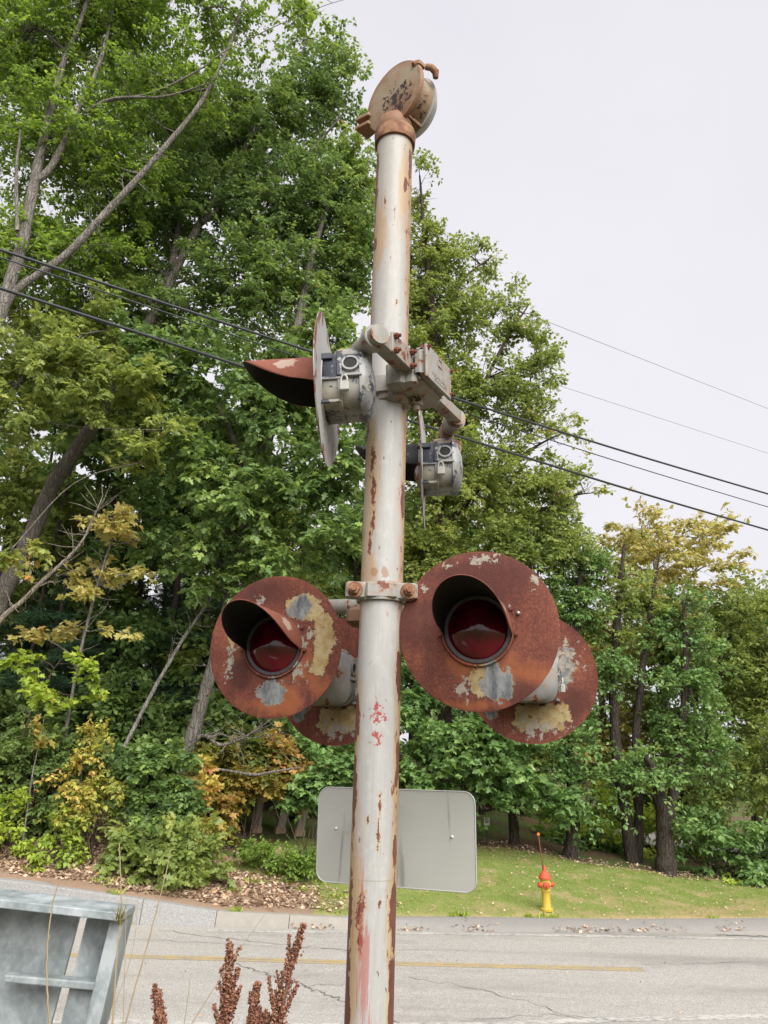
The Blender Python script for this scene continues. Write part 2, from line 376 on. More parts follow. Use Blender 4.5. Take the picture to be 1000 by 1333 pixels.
class B:
    """collects shapes into one mesh"""
    def __init__(s): s.v = []; s.f = []; s.flat = []
    def add(s, v, f):
        o = len(s.v); s.v += [tuple(map(float, q)) for q in v]; s.f += [tuple(i + o for i in q) for q in f]; return s
    def box(s, c, h, mtx=None, bev=0.):
        hx, hy, hz = h
        if bev > 0:
            b = bev; vs = []; rings = []
            prof = [(-hz, b), (-hz + b, 0), (hz - b, 0), (hz, b)]
            for zz, ins in prof:
                a, d = hx - ins, hy - ins; k = b
                rings.append([(a, -d + k, zz), (a, d - k, zz), (a - k, d, zz), (-a + k, d, zz), (-a, d - k, zz), (-a, -d + k, zz), (-a + k, -d, zz), (a - k, -d, zz)])
            v = [q for r_ in rings for q in r_]
            f = [(i * 8 + j, i * 8 + (j + 1) % 8, i * 8 + 8 + (j + 1) % 8, i * 8 + 8 + j) for i in range(3) for j in range(8)]
            f += [tuple(range(7, -1, -1)), tuple(range(24, 32))]
        else:
            v = [(x * hx, y * hy, z * hz) for x in (-1, 1) for y in (-1, 1) for z in (-1, 1)]
            f = [(0, 1, 3, 2), (4, 6, 7, 5), (0, 4, 5, 1), (2, 3, 7, 6), (0, 2, 6, 4), (1, 5, 7, 3)]
        v = [Vector(q) for q in v]
        if mtx is not None: v = [mtx @ q for q in v]
        return s.add([q + Vector(c) for q in v], f)
    def lathe(s, prof, n=32, mtx=None, closed=False):
        """profile of (radius, height) about local +Y"""
        v = []; f = []
        for r_, h in prof:
            for i in range(n):
                a = 2 * math.pi * i / n; v.append((r_ * math.cos(a), h, r_ * math.sin(a)))
        k = len(prof)
        for j in range(k - 1 if not closed else k):
            j2 = (j + 1) % k
            for i in range(n):
                f.append((j * n + i, j * n + (i + 1) % n, j2 * n + (i + 1) % n, j2 * n + i))
        if mtx is not None: v = [mtx @ Vector(q) for q in v]
        return s.add(v, f)
    def tube(s, pts, rad, n=12, cap=True):
        pts = [np.array(p, float) for p in pts]
        if not hasattr(rad, '__len__'): rad = [rad] * len(pts)
        v = []; f = []; ref = None
        for i, p in enumerate(pts):
            d = nrm(pts[min(i + 1, len(pts) - 1)] - pts[max(i - 1, 0)])
            if ref is None: ref = np.array([0, 0, 1.]) if abs(d[2]) < .9 else np.array([1., 0, 0])
            a = nrm(ref - d * (ref @ d)); ref = a; b = np.cross(d, a)
            for k in range(n):
                q = 2 * math.pi * k / n; v.append(p + rad[i] * (math.cos(q) * a + math.sin(q) * b))
        for i in range(len(pts) - 1):
            for k in range(n): f.append((i * n + k, i * n + (k + 1) % n, (i + 1) * n + (k + 1) % n, (i + 1) * n + k))
        if cap: f += [tuple(range(n - 1, -1, -1)), tuple(range((len(pts) - 1) * n, len(pts) * n))]
        return s.add(v, f)
    def slab(s, poly, d):
        """polygon of 3D points extruded by vector d"""
        n = len(poly); d = np.array(d, float)
        v = [np.array(p, float) for p in poly]; v += [q + d for q in v]
        f = [tuple(range(n)), tuple(range(2 * n - 1, n - 1, -1))] + [(i, (i + 1) % n + 0, (i + 1) % n + n, i + n)[::-1] for i in range(n)]
        return s.add(v, f)
    def me(s, name):
        m = bpy.data.meshes.new(name); m.from_pydata(s.v, [], s.f); m.update()
        return m
    def build(s, name, mat, parent=None, mw=None, smooth=False, bev=0.):
        o = link(name, s.me(name), mat, parent, mw, smooth)
        if smooth == 'auto':
            smooth_by_angle(o.data)
        if bev:
            md = o.modifiers.new('bevel', 'BEVEL'); md.width = bev; md.segments = 2; md.limit_method = 'ANGLE'; md.angle_limit = math.radians(40)
        return o
def smooth_by_angle(me, ang=math.radians(40)):
    me.polygons.foreach_set('use_smooth', [True] * len(me.polygons))
    fn = {}
    for p in me.polygons:
        for k in p.edge_keys: fn.setdefault(k, []).append(p.normal.copy())
    sharp = [False] * len(me.edges)
    for e in me.edges:
        q = fn.get(tuple(sorted(e.vertices)), [])
        if len(q) == 2 and q[0].length and q[1].length and q[0].angle(q[1], 0) > ang: sharp[e.index] = True
    at = me.attributes.new('sharp_edge', 'BOOLEAN', 'EDGE') if 'sharp_edge' not in me.attributes else me.attributes['sharp_edge']
    at.data.foreach_set('value', sharp)

def spline(pts, n=6):
    """Catmull-Rom through rows (any width)"""
    p = np.asarray(pts, float)
    if len(p) < 3:
        tt = np.linspace(0, 1, n + 1)[:, None]; return p[0] + (p[-1] - p[0]) * tt
    q = np.vstack([2 * p[0] - p[1], p, 2 * p[-1] - p[-2]]); out = []
    for i in range(1, len(q) - 2):
        for t_ in np.linspace(0, 1, n, endpoint=False):
            a, b, c, d = q[i - 1], q[i], q[i + 1], q[i + 2]
            out.append(.5 * (2 * b + (c - a) * t_ + (2 * a - 5 * b + 4 * c - d) * t_ ** 2 + (3 * b - a - 3 * c + d) * t_ ** 3))
    out.append(p[-1]); return np.array(out)

def fast_mesh(name, verts, faces, tint=None):
    """verts (N,3), faces (F,k) all the same size"""
    me = bpy.data.meshes.new(name); nv, (nf, k) = len(verts), faces.shape
    me.vertices.add(nv); me.vertices.foreach_set('co', verts.astype(np.float32).ravel())
    me.loops.add(nf * k); me.loops.foreach_set('vertex_index', faces.astype(np.int32).ravel())
    me.polygons.add(nf); me.polygons.foreach_set('loop_start', np.arange(0, nf * k, k, dtype=np.int32))
    me.polygons.foreach_set('loop_total', np.full(nf, k, np.int32))
    if tint is not None:
        a = me.attributes.new('tint', 'FLOAT', 'POINT'); a.data.foreach_set('value', tint.astype(np.float32))
    me.update(calc_edges=True); return me

# ------------------------------------------------------------------ terrain
_cpx = [0, 167, 279, 450, 600, 800, 1000]
_cb = np.array([G(a, b) for a, b in zip(_cpx, [1196, 1204, 1207, 1211, 1213, 1214, 1212])])
_dy = [.16, .16, .16, .2, .5, .55, .55]
_ct = np.array([PY(a, b, q[1] + d) for a, b, q, d in zip(_cpx, [1143, 1168, 1186, 1195, 1195, 1198, 1197], _cb, _dy)])
def ext(xs, ys): # extend ends
    return np.r_[-60, xs[0] - 2, xs, xs[-1] + 3, 60], np.r_[ys[0] + .9, ys[0] + .15, ys, ys[-1] + .3, ys[-1] + .6]
_bx, _by = ext(_cb[:, 0], _cb[:, 1]); _tx, _ty = ext(_ct[:, 0], _ct[:, 1])
_tz = np.r_[_ct[0, 2], _ct[0, 2], _ct[:, 2], _ct[-1, 2], _ct[-1, 2]]
_tz = np.minimum(_tz, .66)
def cb_y(x): return np.interp(x, _bx, _by)
def ct_y(x): return np.interp(x, _tx, _ty)
def ct_z(x): return np.interp(x, _tx, _tz)
def tz(x, y):
    x = np.asarray(x, float); y = np.asarray(y, float)
    s1 = np.interp(x, [-14, -7.5, -3.4, 3, 5.5, 7.2, 10.5, 16], [.36, .30, .19, .15, .10, .065, .0, -.02])
    s2 = np.interp(x, [-30, -6, 2, 7, 14, 30], [.15, .13, .09, .02, -.005, -.01])
    yc = ct_y(x) + .08; top = ct_z(x) - .01
    d1 = np.clip(y - yc, 0, 6.); d2 = np.clip(y - yc - 6., 0, 25)
    far = top + s1 * d1 + s2 * d2
    far = far + (.05 * np.sin(x * 1.7 + y * .9) * np.sin(y * 1.3 - x * .5)) * np.clip((y - yc) / 2, 0, 1)
    near = 1.65 * np.interp(y, [3.4, 4.2, 7.0, 8.2], [1, .92, .1, 0.]) - .06
    return np.where(y > yc - .22, np.where(y > yc - .02, far, -.35), near)
def hit(px, py, y0=15.):
    d = ray(px, py)
    for Y in np.arange(y0, 70, .05):
        p = CAM + Y / d[1] * d
        if p[2] <= float(tz(p[0], p[1])): return p
    return CAM + 30 / d[1] * d
def lawn_far(x): return np.interp(x, [-3.5, -2, 0, 2.6, 5.2, 6.5, 7.7, 10.5], [18.3, 20.6, 21.3, 21.7, 21.7, 21.7, 21.7, 21.9])

# ------------------------------------------------------------------ ground sheet
gx = np.unique(np.r_[np.linspace(-600, -60, 8), np.linspace(-60, -12, 25), np.arange(-12, 16.01, .25), np.linspace(16, 60, 20), np.linspace(60, 600, 8)])
gy = np.unique(np.r_[np.linspace(-300, -10, 6), np.linspace(-10, 15.5, 40), np.arange(15.5, 24, .2), np.linspace(24, 70, 40), np.linspace(70, 900, 10)])
X, Y = np.meshgrid(gx, gy); Z = tz(X, Y)
# pull the row of points next to the kerb exactly onto the kerb line
nx, ny = len(gx), len(gy)
idx = np.arange(nx * ny).reshape(ny, nx)
F = np.stack([idx[:-1, :-1], idx[:-1, 1:], idx[1:, 1:], idx[1:, :-1]], -1).reshape(-1, 4)
me = fast_mesh('ground', np.stack([X, Y, Z], -1).reshape(-1, 3), F)
lawn = ((Y > ct_y(X) - .3) & (Y < lawn_far(X) + .25) & (X > -4.2)).astype(float)
lawn = np.where((X < -1.2) & (Y < 17.6 + .25 * (-1.2 - X)), 0, lawn)
litter = ((Y > ct_y(X) - .5) & (Y < 19.2) & (X < -.9)).astype(float)
for nm, a in (('lawn', lawn), ('litter', litter)):
    q = me.attributes.new(nm, 'FLOAT', 'POINT'); q.data.foreach_set('value', a.ravel().astype(np.float32))
t = T('earth_and_lawn', .95, .15)
n = t.noise(1.1, 5, .6); n2 = t.noise(14, 5, .7); n3 = t.noise(45, 4, .7); n4 = t.noise(.45, 3)
x, y, z = t.xyz()
grass = t.mix(n2, (.12, .17, .035), (.26, .31, .08)); grass = t.mix(t.ss(n3, .5, .7), grass, (.36, .34, .14))
dry = t.mix(n2, (.30, .21, .11), (.50, .38, .21))
dryf = t.ss(t.m('MULTIPLY_ADD', t.m('SUBTRACT', 18.2, y), .24, t.m('MULTIPLY_ADD', t.m('SUBTRACT', x, 5.), .07, n)), .45, .8)
grass = t.mix(t.m('MULTIPLY', dryf, .92), grass, dry); grass = t.mix(t.m('MULTIPLY', t.ss(t.noise(1.7, 5, .65), .50, .62), .7), grass, dry)
lit = t.mix(n3, (.16, .10, .065), (.42, .30, .21)); lit = t.mix(t.ss(n, .55, .7), lit, (.16, .10, .06))
floor = t.mix(n2, (.06, .042, .026), (.20, .13, .075)); floor = t.mix(t.ss(n4, .45, .6), floor, t.mix(n3, (.05, .08, .02), (.12, .17, .05)))
lw = t.ss(t.m('ADD', t.attr('lawn'), t.m('MULTIPLY_ADD', n2, 1.2, -.6)), .35, .65)
c = t.mix(t.ss(t.attr('litter'), .3, .7), floor, lit); c = t.mix(lw, c, grass)
t.col(c, .95).bump(t.m('ADD', n3, n2), .7, .05)
tag(link('ground', me, t.mat), kind='structure')

# ------------------------------------------------------------------ road
xs = np.r_[-70, -40, -20, np.arange(-12, 16.1, .5), 25, 45, 70]
rows = [np.stack([xs, np.full_like(xs, q), np.zeros_like(xs)], -1) for q in (7.9, 10, 12, 14)]
rows.append(np.stack([xs, cb_y(xs) + .02, np.zeros_like(xs)], -1))
V = np.concatenate(rows); k = len(xs); idx = np.arange(len(V)).reshape(-1, k)
F = np.stack([idx[:-1, :-1], idx[:-1, 1:], idx[1:, 1:], idx[1:, :-1]], -1).reshape(-1, 4)
t = T('worn_asphalt', .9, .25)
x, y, z = t.xyz()
ag = t.vor(75, feat='F1', out=1); agv = t.noise(38, 4, .75); big = t.noise(.5, 4, .55, v=t.mp((.35, 1.6, 1))); med = t.noise(5, 4, .6, v=t.mp((.5, 1, 1)))
bw = t.nt.nodes.new('ShaderNodeRGBToBW'); t.nt.links.new(ag, bw.inputs[0])
f = t.m('MULTIPLY_ADD', bw.outputs[0], .55, t.m('MULTIPLY', agv, .55))
c = t.ramp(f, [(.2, (.22, .208, .188)), (.5, (.41, .387, .350)), (.85, (.60, .565, .515))])
wear = t.m('MULTIPLY_ADD', big, .6, t.m('MULTIPLY', med, .4))
c = t.mix(t.m('MULTIPLY', t.ss(wear, .45, .7), .4), c, (.22, .21, .195))
dust = t.ss(t.m('MULTIPLY_ADD', t.m('SUBTRACT', y, 15.2), .55, t.m('MULTIPLY', med, .6)), .5, .9)
c = t.mix(t.m('MULTIPLY', dust, .5), c, (.42, .38, .33))
tyre = t.m('MULTIPLY', t.ss(t.m('SINE', t.m('MULTIPLY_ADD', y, 3.5, .6)), .2, 1.), t.ss(t.noise(.8, 3, .5, v=t.mp((.2, 1, 1))), .35, .65))
c = t.mix(t.m('MULTIPLY', tyre, .45), c, (.24, .23, .215))
spot = t.ss(t.noise(2.3, 5, .6), .66, .72)
c = t.mix(t.m('MULTIPLY', spot, .3), c, (.17, .16, .15))
t.col(c).bump(f, .5, .012); M['asphalt'] = t.mat
tag(link('road', fast_mesh('road', V, F), M['asphalt']), kind='structure')

def ribbon(name, pts, width, z, mat, ragged=0., seg=60):
    p = spline(pts, max(2, seg // max(1, len(pts) - 1))); n = len(p)
    d = np.gradient(p[:, :2], axis=0); d /= np.linalg.norm(d, axis=1)[:, None]; nn = np.stack([-d[:, 1], d[:, 0]], -1)
    w1 = width / 2 * (1 + ragged * rng.normal(size=n)); w2 = width / 2 * (1 + ragged * rng.normal(size=n))
    a = np.c_[p[:, :2] + nn * w1[:, None], np.full(n, z)]; b = np.c_[p[:, :2] - nn * w2[:, None], np.full(n, z)]
    i = np.arange(n - 1)
    return link(name, fast_mesh(name, np.r_[a, b], np.stack([i, i + n, i + 1 + n, i + 1], -1)), mat)
def worn_paint(name, c, asph=(.30, .29, .27), lo=.5):
    t = T(name, .85, .25); n = t.noise(16, 6, .75, v=t.mp((.6, 1, 1))); n2 = t.noise(1.3, 3)
    f = t.ss(t.m('MULTIPLY_ADD', n2, .35, n), lo, lo + .22)
    t.col(t.mix(f, t.mix(n, c, tuple(q * 1.2 for q in c)), asph)); return t.mat
yel = worn_paint('worn_yellow_paint', (.46, .34, .16), lo=.60)
whi = worn_paint('worn_white_paint', (.52, .50, .46), lo=.58)
ya, yb, yc2 = G(-400, 1231), G(165, 1245), G(838, 1262)
y_mid = G(500, 1254)
for dy in (-.062, .062):
    o = ribbon('yellow_line', [ya + [0, dy, 0], yb + [0, dy, 0], y_mid + [0, dy, 0], yc2 + [0, dy, 0]], .118, .004, yel, .05); tag(o, kind='structure')
o = ribbon('white_line', [G(270, 1211) + [0, -.05, 0], G(450, 1214), G(600, 1216), G(800, 1219), G(1000, 1223), G(1300, 1229)], .16, .004, whi, .12); tag(o, kind='structure')
o = ribbon('white_line', [G(-300, 1322), G(300, 1334), G(600, 1334), G(760, 1329), G(1000, 1323), G(1300, 1312)], .17, .004, whi, .18); tag(o, kind='structure')
t = T('tar_crack', .9); t.col((.17, .16, .15)); crk = t.mat
cracks = [([(310, 1255), (335, 1264), (360, 1272), (385, 1277)], .035), ([(385, 1277), (410, 1290), (450, 1305), (520, 1330)], .04), ([(205, 1211), (300, 1223), (390, 1232), (470, 1240)], .03),
          ([(530, 1272), (640, 1292), (760, 1328)], .02), ([(840, 1256), (920, 1254), (1040, 1252)], .02), ([(390, 1283), (450, 1282), (510, 1283)], .02), ([(170, 1222), (330, 1231), (640, 1240)], .015),
          ([(600, 1330), (700, 1322), (820, 1330)], .02), ([(930, 1217), (1000, 1219), (1060, 1220)], .09), ([(700, 1211), (800, 1217), (880, 1219)], .02)]
for pl, wd in cracks:
    pts = spline([G(*q) for q in pl], 10); pts[:, :2] += rng.normal(size=(len(pts), 2)) * [.03, .035]
    o = ribbon('crack', pts, wd * .45, .008, crk, .45, len(pts)); tag(o, kind='stuff')

# ------------------------------------------------------------------ kerb: granite stones, a concrete length, then an asphalt berm
gran = T('grey_granite', .85, .3); n = gran.ss(gran.noise(40, 4, .8), .3, .7); n2 = gran.noise(2.2, 4)
gran.col(gran.mix(n, gran.mix(n2, (.20, .198, .195), (.28, .272, .262)), (.44, .43, .41))).bump(n, .4, .01)
conc = T('pale_concrete', .9, .2); n = conc.noise(7, 5, .65); n2 = conc.noise(70, 3)
conc.col(conc.mix(n, (.27, .25, .215), (.42, .39, .34))).bump(n2, .3, .01)
kr = bpy.data.objects.new('kerb', None); COL.objects.link(kr); WM[kr] = Matrix(); kr['kind'] = 'structure'
def kerb_piece(x0, x1, mat, name, back=.34, lab=None):
    b = B(); sec = []
    for x in np.linspace(x0 + .006, x1 - .006, 5):
        y0, y1, z1 = float(cb_y(x)), float(ct_y(x)), float(ct_z(x))
        sec.append([(x, y0, -.1), (x, y1 - .02, z1 - .02), (x, y1 + .01, z1), (x, y1 + back, z1 + .005), (x, y1 + back, -.1)])
    v = [q for s_ in sec for q in s_]; n = 5
    f = [(i * n + j, (i + 1) * n + j, (i + 1) * n + (j + 1) % n, i * n + (j + 1) % n) for i in range(len(sec) - 1) for j in range(n)]
    f += [tuple(range(n - 1, -1, -1)), tuple(range((len(sec) - 1) * n, len(sec) * n))]
    b.add(v, f); o = b.build(name, mat, kr)
    if lab: o['label'] = lab
xe = float(_cb[2, 0]); xj = float(G(181, 1204)[0])
edges = [-14, -11.8, -9.6, -7.4, xj, xe]
for a, b_ in zip(edges[:-1], edges[1:]): kerb_piece(a, b_, gran.mat, 'kerb_stone')
x2 = float(_cb[3, 0]) + .3
for a, b_ in ((xe, (xe + x2) / 2), ((xe + x2) / 2, x2)): kerb_piece(a, b_, conc.mat, 'kerb_stone', lab='pale concrete kerb length')
# asphalt berm, rounded section
t = T('berm_asphalt', .9, .2); n = t.noise(30, 5, .7); n2 = t.noise(2, 4)
t.col(t.mix(n, t.mix(n2, (.17, .163, .152), (.26, .247, .228)), (.38, .36, .335))).bump(n, .5, .02)
xs = np.r_[np.arange(x2, 14, .3), 20, 40, 60]; sec = []
for i, x in enumerate(xs):
    y0, y1, z1 = float(cb_y(x)), float(ct_y(x)), float(ct_z(x)); wob = .02 * math.sin(x * 2.1) + .012 * math.sin(x * 5.3)
    d = y1 - y0; sec.append([(x, y0 + wob, -.02), (x, y0 + wob + .1, z1 * .38), (x, y0 + d * .4, z1 * .62), (x, y1 - .1, z1 * .97), (x, y1 + .08, z1 + .012), (x, y1 + .25, z1 - .02)])
V = np.array(sec).reshape(-1, 3); idx = np.arange(len(V)).reshape(len(xs), -1)
F = np.stack([idx[:-1, :-1], idx[1:, :-1], idx[1:, 1:], idx[:-1, 1:]], -1).reshape(-1, 4)
o = tag(link('asphalt_kerb', fast_mesh('asphalt_kerb', V, F), t.mat), kind='structure')
# strip of dark asphalt path behind the granite
b = []
for x in np.linspace(-9, -.5, 30):
    y1, z1 = float(ct_y(x)), float(ct_z(x)); b.append([(x, y1 + .36, z1 + .02), (x, y1 + .36 + .22 * np.interp(x, [-6, -3.5, -1], [0.05, 1, .3]), z1 + .03)])
V = np.array(b).reshape(-1, 3); i = np.arange(29) * 2
o = tag(link('path', fast_mesh('path', V, np.stack([i, i + 2, i + 3, i + 1], -1)), t.mat), kind='structure')
# pale gravel lot seen under the boughs beyond the lawn
q = np.array([(8.2, 26.5), (16, 26.5), (17, 31), (8, 31)]); V = np.c_[q, tz(q[:, 0], q[:, 1]) + .18]
o = tag(link('gravel_lot', fast_mesh('gravel_lot', V, np.array([[0, 1, 2, 3]])), plain('pale_gravel', (.5, .48, .45), .9, .2, 30)), kind='structure')

# ------------------------------------------------------------------ THE CROSSING SIGNAL
PX, PYY = 0., P(497, 770, 2.56)[1]
PR = .0706
sig = empty('crossing_signal', (PX, PYY, 1.6), 'weathered silver railroad crossing signal pole with rusty round flashers and a bell on top', 'signal')
POLE_M = Matrix.Translation((PX, PYY, 0))
ZT = 5.66
b = B(); b.lathe([(PR, 1.55), (PR, 2.0), (PR, 2.5), (PR, 3.0), (PR, 4.0), (PR, ZT)], 64, Matrix(((1, 0, 0, 0), (0, 0, 1, 0), (0, 1, 0, 0), (0, 0, 0, 1))))
b.build('pole', M['pole'], sig, POLE_M, True)
RZ = Matrix(((1, 0, 0), (0, 0, 1), (0, 1, 0))).to_4x4()      # lathe axis Y -> world Z
b = B(); b.lathe([(PR + .002, ZT - .052), (PR + .010, ZT - .05), (PR + .013, ZT - .005), (PR + .010, ZT + .01), (PR - .02, ZT + .03), (.0, ZT + .03)], 48, RZ)
b.build('pole_collar', M['bellrust'], sig, POLE_M, 'auto')
b = B(); b.lathe([(.30, 1.55), (.30, 1.66), (.16, 1.70), (.12, 1.80), (PR + .002, 1.83)], 32, RZ); b.build('base_casting', M['peel'], sig, POLE_M, 'auto')

def frame_from(n, o, tilt=0.):
    """local axes: +Y = n (outward), Z near world up"""
    n = Vector(nrm(n)); z = Vector((0, 0, 1)); x = n.cross(z).normalized(); z = x.cross(n).normalized()
    m = Matrix((x, n, z)).transposed().to_4x4(); m.translation = Vector(o); return m
# --- bell
bc = P(511, 124, 3.13)
ax = nrm([math.cos(math.radians(46)), math.sin(math.radians(46)), .02])     # drum axis, pointing away to the back
BM = frame_from(-ax, bc)                                                    # +Y faces the viewer
b = B(); prof = [(.0, .0), (.05, .003), (.11, .0), (.148, -.004), (.152, -.010), (.152, -.020), (.128, -.024), (.126, -.118), (.118, -.122), (0, -.122)]
b.lathe(prof, 48)
bell = b.build('bell_casting', M['bell'], sig, BM, 'auto')
b = B(); b.lathe([(.0, -.180), (.06, -.176), (.105, -.158), (.132, -.126), (.139, -.108), (.127, -.106), (.10, -.14), (.0, -.165)], 48); b.build('gong', M['gong'], bell, None, 'auto')
for zz in (-.015, -.058):   # hinge fins
    b = B(); s_ = [(.125, .012, zz - .008), (.19, .028, zz - .014), (.19, -.05, zz - .014), (.12, -.05, zz - .008)]
    b.slab(s_, (0, 0, .016)); b.build('hinge_lug', M['bell'], bell, None, False, .003)
b = B(); b.tube([(-.115, .004, .070), (-.122, -.008, .082), (-.13, -.03, .088)], [.010, .013, .012], 10); b.box((-.128, -.022, .078), (.014, .02, .013), None, .005)
b.build('latch', M['bellrust'], bell, None, 'auto')
b = B(); b.tube([(-.132, -.05, .09), (-.150, -.068, .088), (-.158, -.085, .072), (-.154, -.09, .048)], [.012, .015, .015, .011], 10); b.build('latch_hook', M['bellrust'], bell, None, 'auto')
b = B()
for k_ in range(4): b.box((-.06 + .012 * k_, -.07, -.112 + .004 * k_), (.003, .04, .012))
tag(b.build('casting_rib', M['bell'], bell), kind='stuff')
b = B(); b.lathe([(.05, -.10), (.05, .0)], 20, Matrix.Translation((0, 0, 0)))
zc = bc[2] - ZT
b = B(); b.tube([(PX - 0, PYY, ZT - .02), (PX + .0, PYY, ZT + .05), (bc[0] + ax[0] * .06, bc[1] + ax[1] * .06, bc[2] - .1)], [PR, PR * .98, .055], 24); b.build('bell_neck', M['bell'], sig, Matrix(), True)

# --- flasher heads
def visor_mesh(L=.305, R=.1075, dark=False):
    b = B(); na, nl = 40, 10; th = .0025; A = math.radians(100)
    def ring(Rr):
        g = []
        for i in range(na + 1):
            a = -A + 2 * A * i / na
            c_ = max((math.cos(a) + .1) / 1.1, 0)
            ln = .012 + (L - .012) * c_ ** .45
            for j in range(nl + 1):
                y = ln * j / nl; g.append((Rr * math.sin(a), y, Rr * math.cos(a)))
        return g
    o_, i_ = ring(R + th), ring(R); n0 = len(o_); w_ = nl + 1
    f = []; fin = []
    for i in range(na):
        for j in range(nl):
            q = (i * w_ + j, (i + 1) * w_ + j, (i + 1) * w_ + j + 1, i * w_ + j + 1); f.append(q); fin.append(0)
            f.append(tuple(k + n0 for k in q[::-1])); fin.append(1)
        f.append((i * w_ + nl, (i + 1) * w_ + nl, (i + 1) * w_ + nl + n0, i * w_ + nl + n0)); fin.append(0)
    for i, rev in ((0, 0), (na, 1)):
        for j in range(nl): f.append((i * w_ + j, i * w_ + j + 1, i * w_ + j + 1 + n0, i * w_ + j + n0)); fin.append(0)
    b.add(o_ + i_, f); me = b.me('visor')
    at = me.attributes.new('inside', 'FLOAT', 'FACE'); at.data.foreach_set('value', [float(q) for q in fin]); return me
def disc_mesh(seed):
    r_ = np.random.default_rng(seed); b = B(); n = 72
    prof = [(.106, -.002), (.13, 0), (.17, .001), (.21, .0), (.248, -.001), (.2535, -.003), (.2535, -.006), (.248, -.005), (.21, -.004), (.13, -.004), (.106, -.006)]
    b.lathe(prof, n); b.lathe([(.1105, -.008), (.1105, .010), (.1165, .010), (.1165, -.008)], 48)
    ph = r_.uniform(0, 6, 4)
    b.v = [(x, y + (.004 * math.sin(2 * math.atan2(z, x) + ph[0]) + .003 * math.sin(3 * math.atan2(z, x) + ph[1])) * (math.hypot(x, z) / .25) ** 3, z) for x, y, z in b.v]
    return b
def sq(b, k=.86):
    b.v = [(x * k, y, z * k) for x, y, z in b.v]; return b
def head(c, n, disc, visor, hous, depth=.135, tilt=0., side=-1, seed=0, port=True, L=.305):
    n = nrm(n); n = nrm([n[0], n[1], tilt]); m = frame_from(n, c)
    # housing: rounded box body that turns into a domed back
    b = B(); N = 40; secs = [(-.007, .112), (-.012, .116), (-.055, .116), (-.057, .122), (-.068, .122), (-.070, .114), (-depth + .01, .114), (-depth + .008, .124), (-depth - .006, .123), (-depth - .014, .115), (-depth - .024, .09), (-depth - .031, .05), (-depth - .034, .0)]
    v = []
    for y, r_ in secs:
        rnd = 4.0 if y > -depth else 2.6
        for i in range(N):
            a = 2 * math.pi * i / N; ca, sa = math.cos(a), math.sin(a)
            rr = r_ / (abs(ca) ** rnd + abs(sa) ** rnd) ** (1 / rnd) * (1.0 if y > -depth else 1.0)
            v.append((rr * ca, y, rr * sa))
    f = [(j * N + i, j * N + (i + 1) % N, (j + 1) * N + (i + 1) % N, (j + 1) * N + i) for j in range(len(secs) - 1) for i in range(N)]
    b.add(v, f)
    h_ = sq(b).build('light_housing', hous, sig, m, 'auto')
    d_ = disc_mesh(seed).build('background_disc', disc, h_, m, 'auto')
    me = visor_mesh(L); vo = link('visor', me, visor, h_, m)
    vs = B()
    for a in (-98, -60, 60, 98):
        q = math.radians(a); vs.lathe([(0, .014), (.006, .013), (.007, .008), (.007, .004)], 8, Matrix.Translation((.121 * math.sin(q), 0, .121 * math.cos(q))))
    tag(vs.build('visor_screw', M['rust'], h_, m), kind='stuff')
    b = B(); R0 = .0955; prof = [(R0 * q, -.004 + .042 * (1 - q * q)) for q in (1, .9, .75, .55, .35, .15, .0)]; b.lathe(prof, 40); b.build('lens', M['lens'], h_, m, True)
    b = B(); b.lathe([(.095, -.004), (.095, .003), (.106, .004), (.106, -.004)], 48); b.build('lens_ring', M['ring'], h_, m, 'auto')
    s = side
    # ledge, hinge strap, port, padlock on the latch side
    b = B(); b.box((s * .117, -.035, -.012), (.008, .034, .006), None, .002); b.box((s * .120, -.10, -.004), (.010, .035, .005), None, .002); b.box((s * .122, -.062, .045), (.007, .008, .05), None, .002)
    b.box((s * .118, -.02, .08), (.006, .02, .012), None, .002); b.box((s * .118, -.034, -.105), (.007, .034, .006), None, .002)
    tag(sq(b).build('hasp', hous, h_, m), kind='stuff')
    b = B(); b.box((s * .012, -.098, .112), (.072, .036, .018), None, .008); sq(b).build('housing_boss', hous, h_, m)
    if port:
        RX = Matrix(((0, 1 * s, 0), (-1, 0, 0), (0, 0, 1))).to_4x4()    # lathe Y -> +-X
        b = B(); tr = Matrix.Translation((0, -.098, .045)) @ RX
        b.lathe([(.022, .10), (.022, .128), (.029, .128), (.031, .112), (.031, .10)], 24, tr); sq(b).build('port', hous, h_, m, 'auto')
        b = B(); b.lathe([(.0, .1245), (.0215, .1245)], 20, tr); sq(b).build('port_shade_disc', M['dark'], h_, m)  # near-black disc stands for the shade inside the port
    b = B(); zz = -.035; xx = s * .138
    b.box((xx, -.08, zz - .022), (.010, .0155, .019), None, .004); sq(b, .88).build('padlock', M['lock'], h_, m)
    b = B(); pts = [(xx, -.08 - .010 * math.cos(a), zz + .002 + .020 * math.sin(a)) for a in np.linspace(0, math.pi, 9)]
    b.tube([(xx, -.09, zz - .01)] + pts + [(xx, -.07, zz - .01)], .0035, 8); sq(b, .88).build('shackle', M['lock'], h_, m, True)
    return m, h_

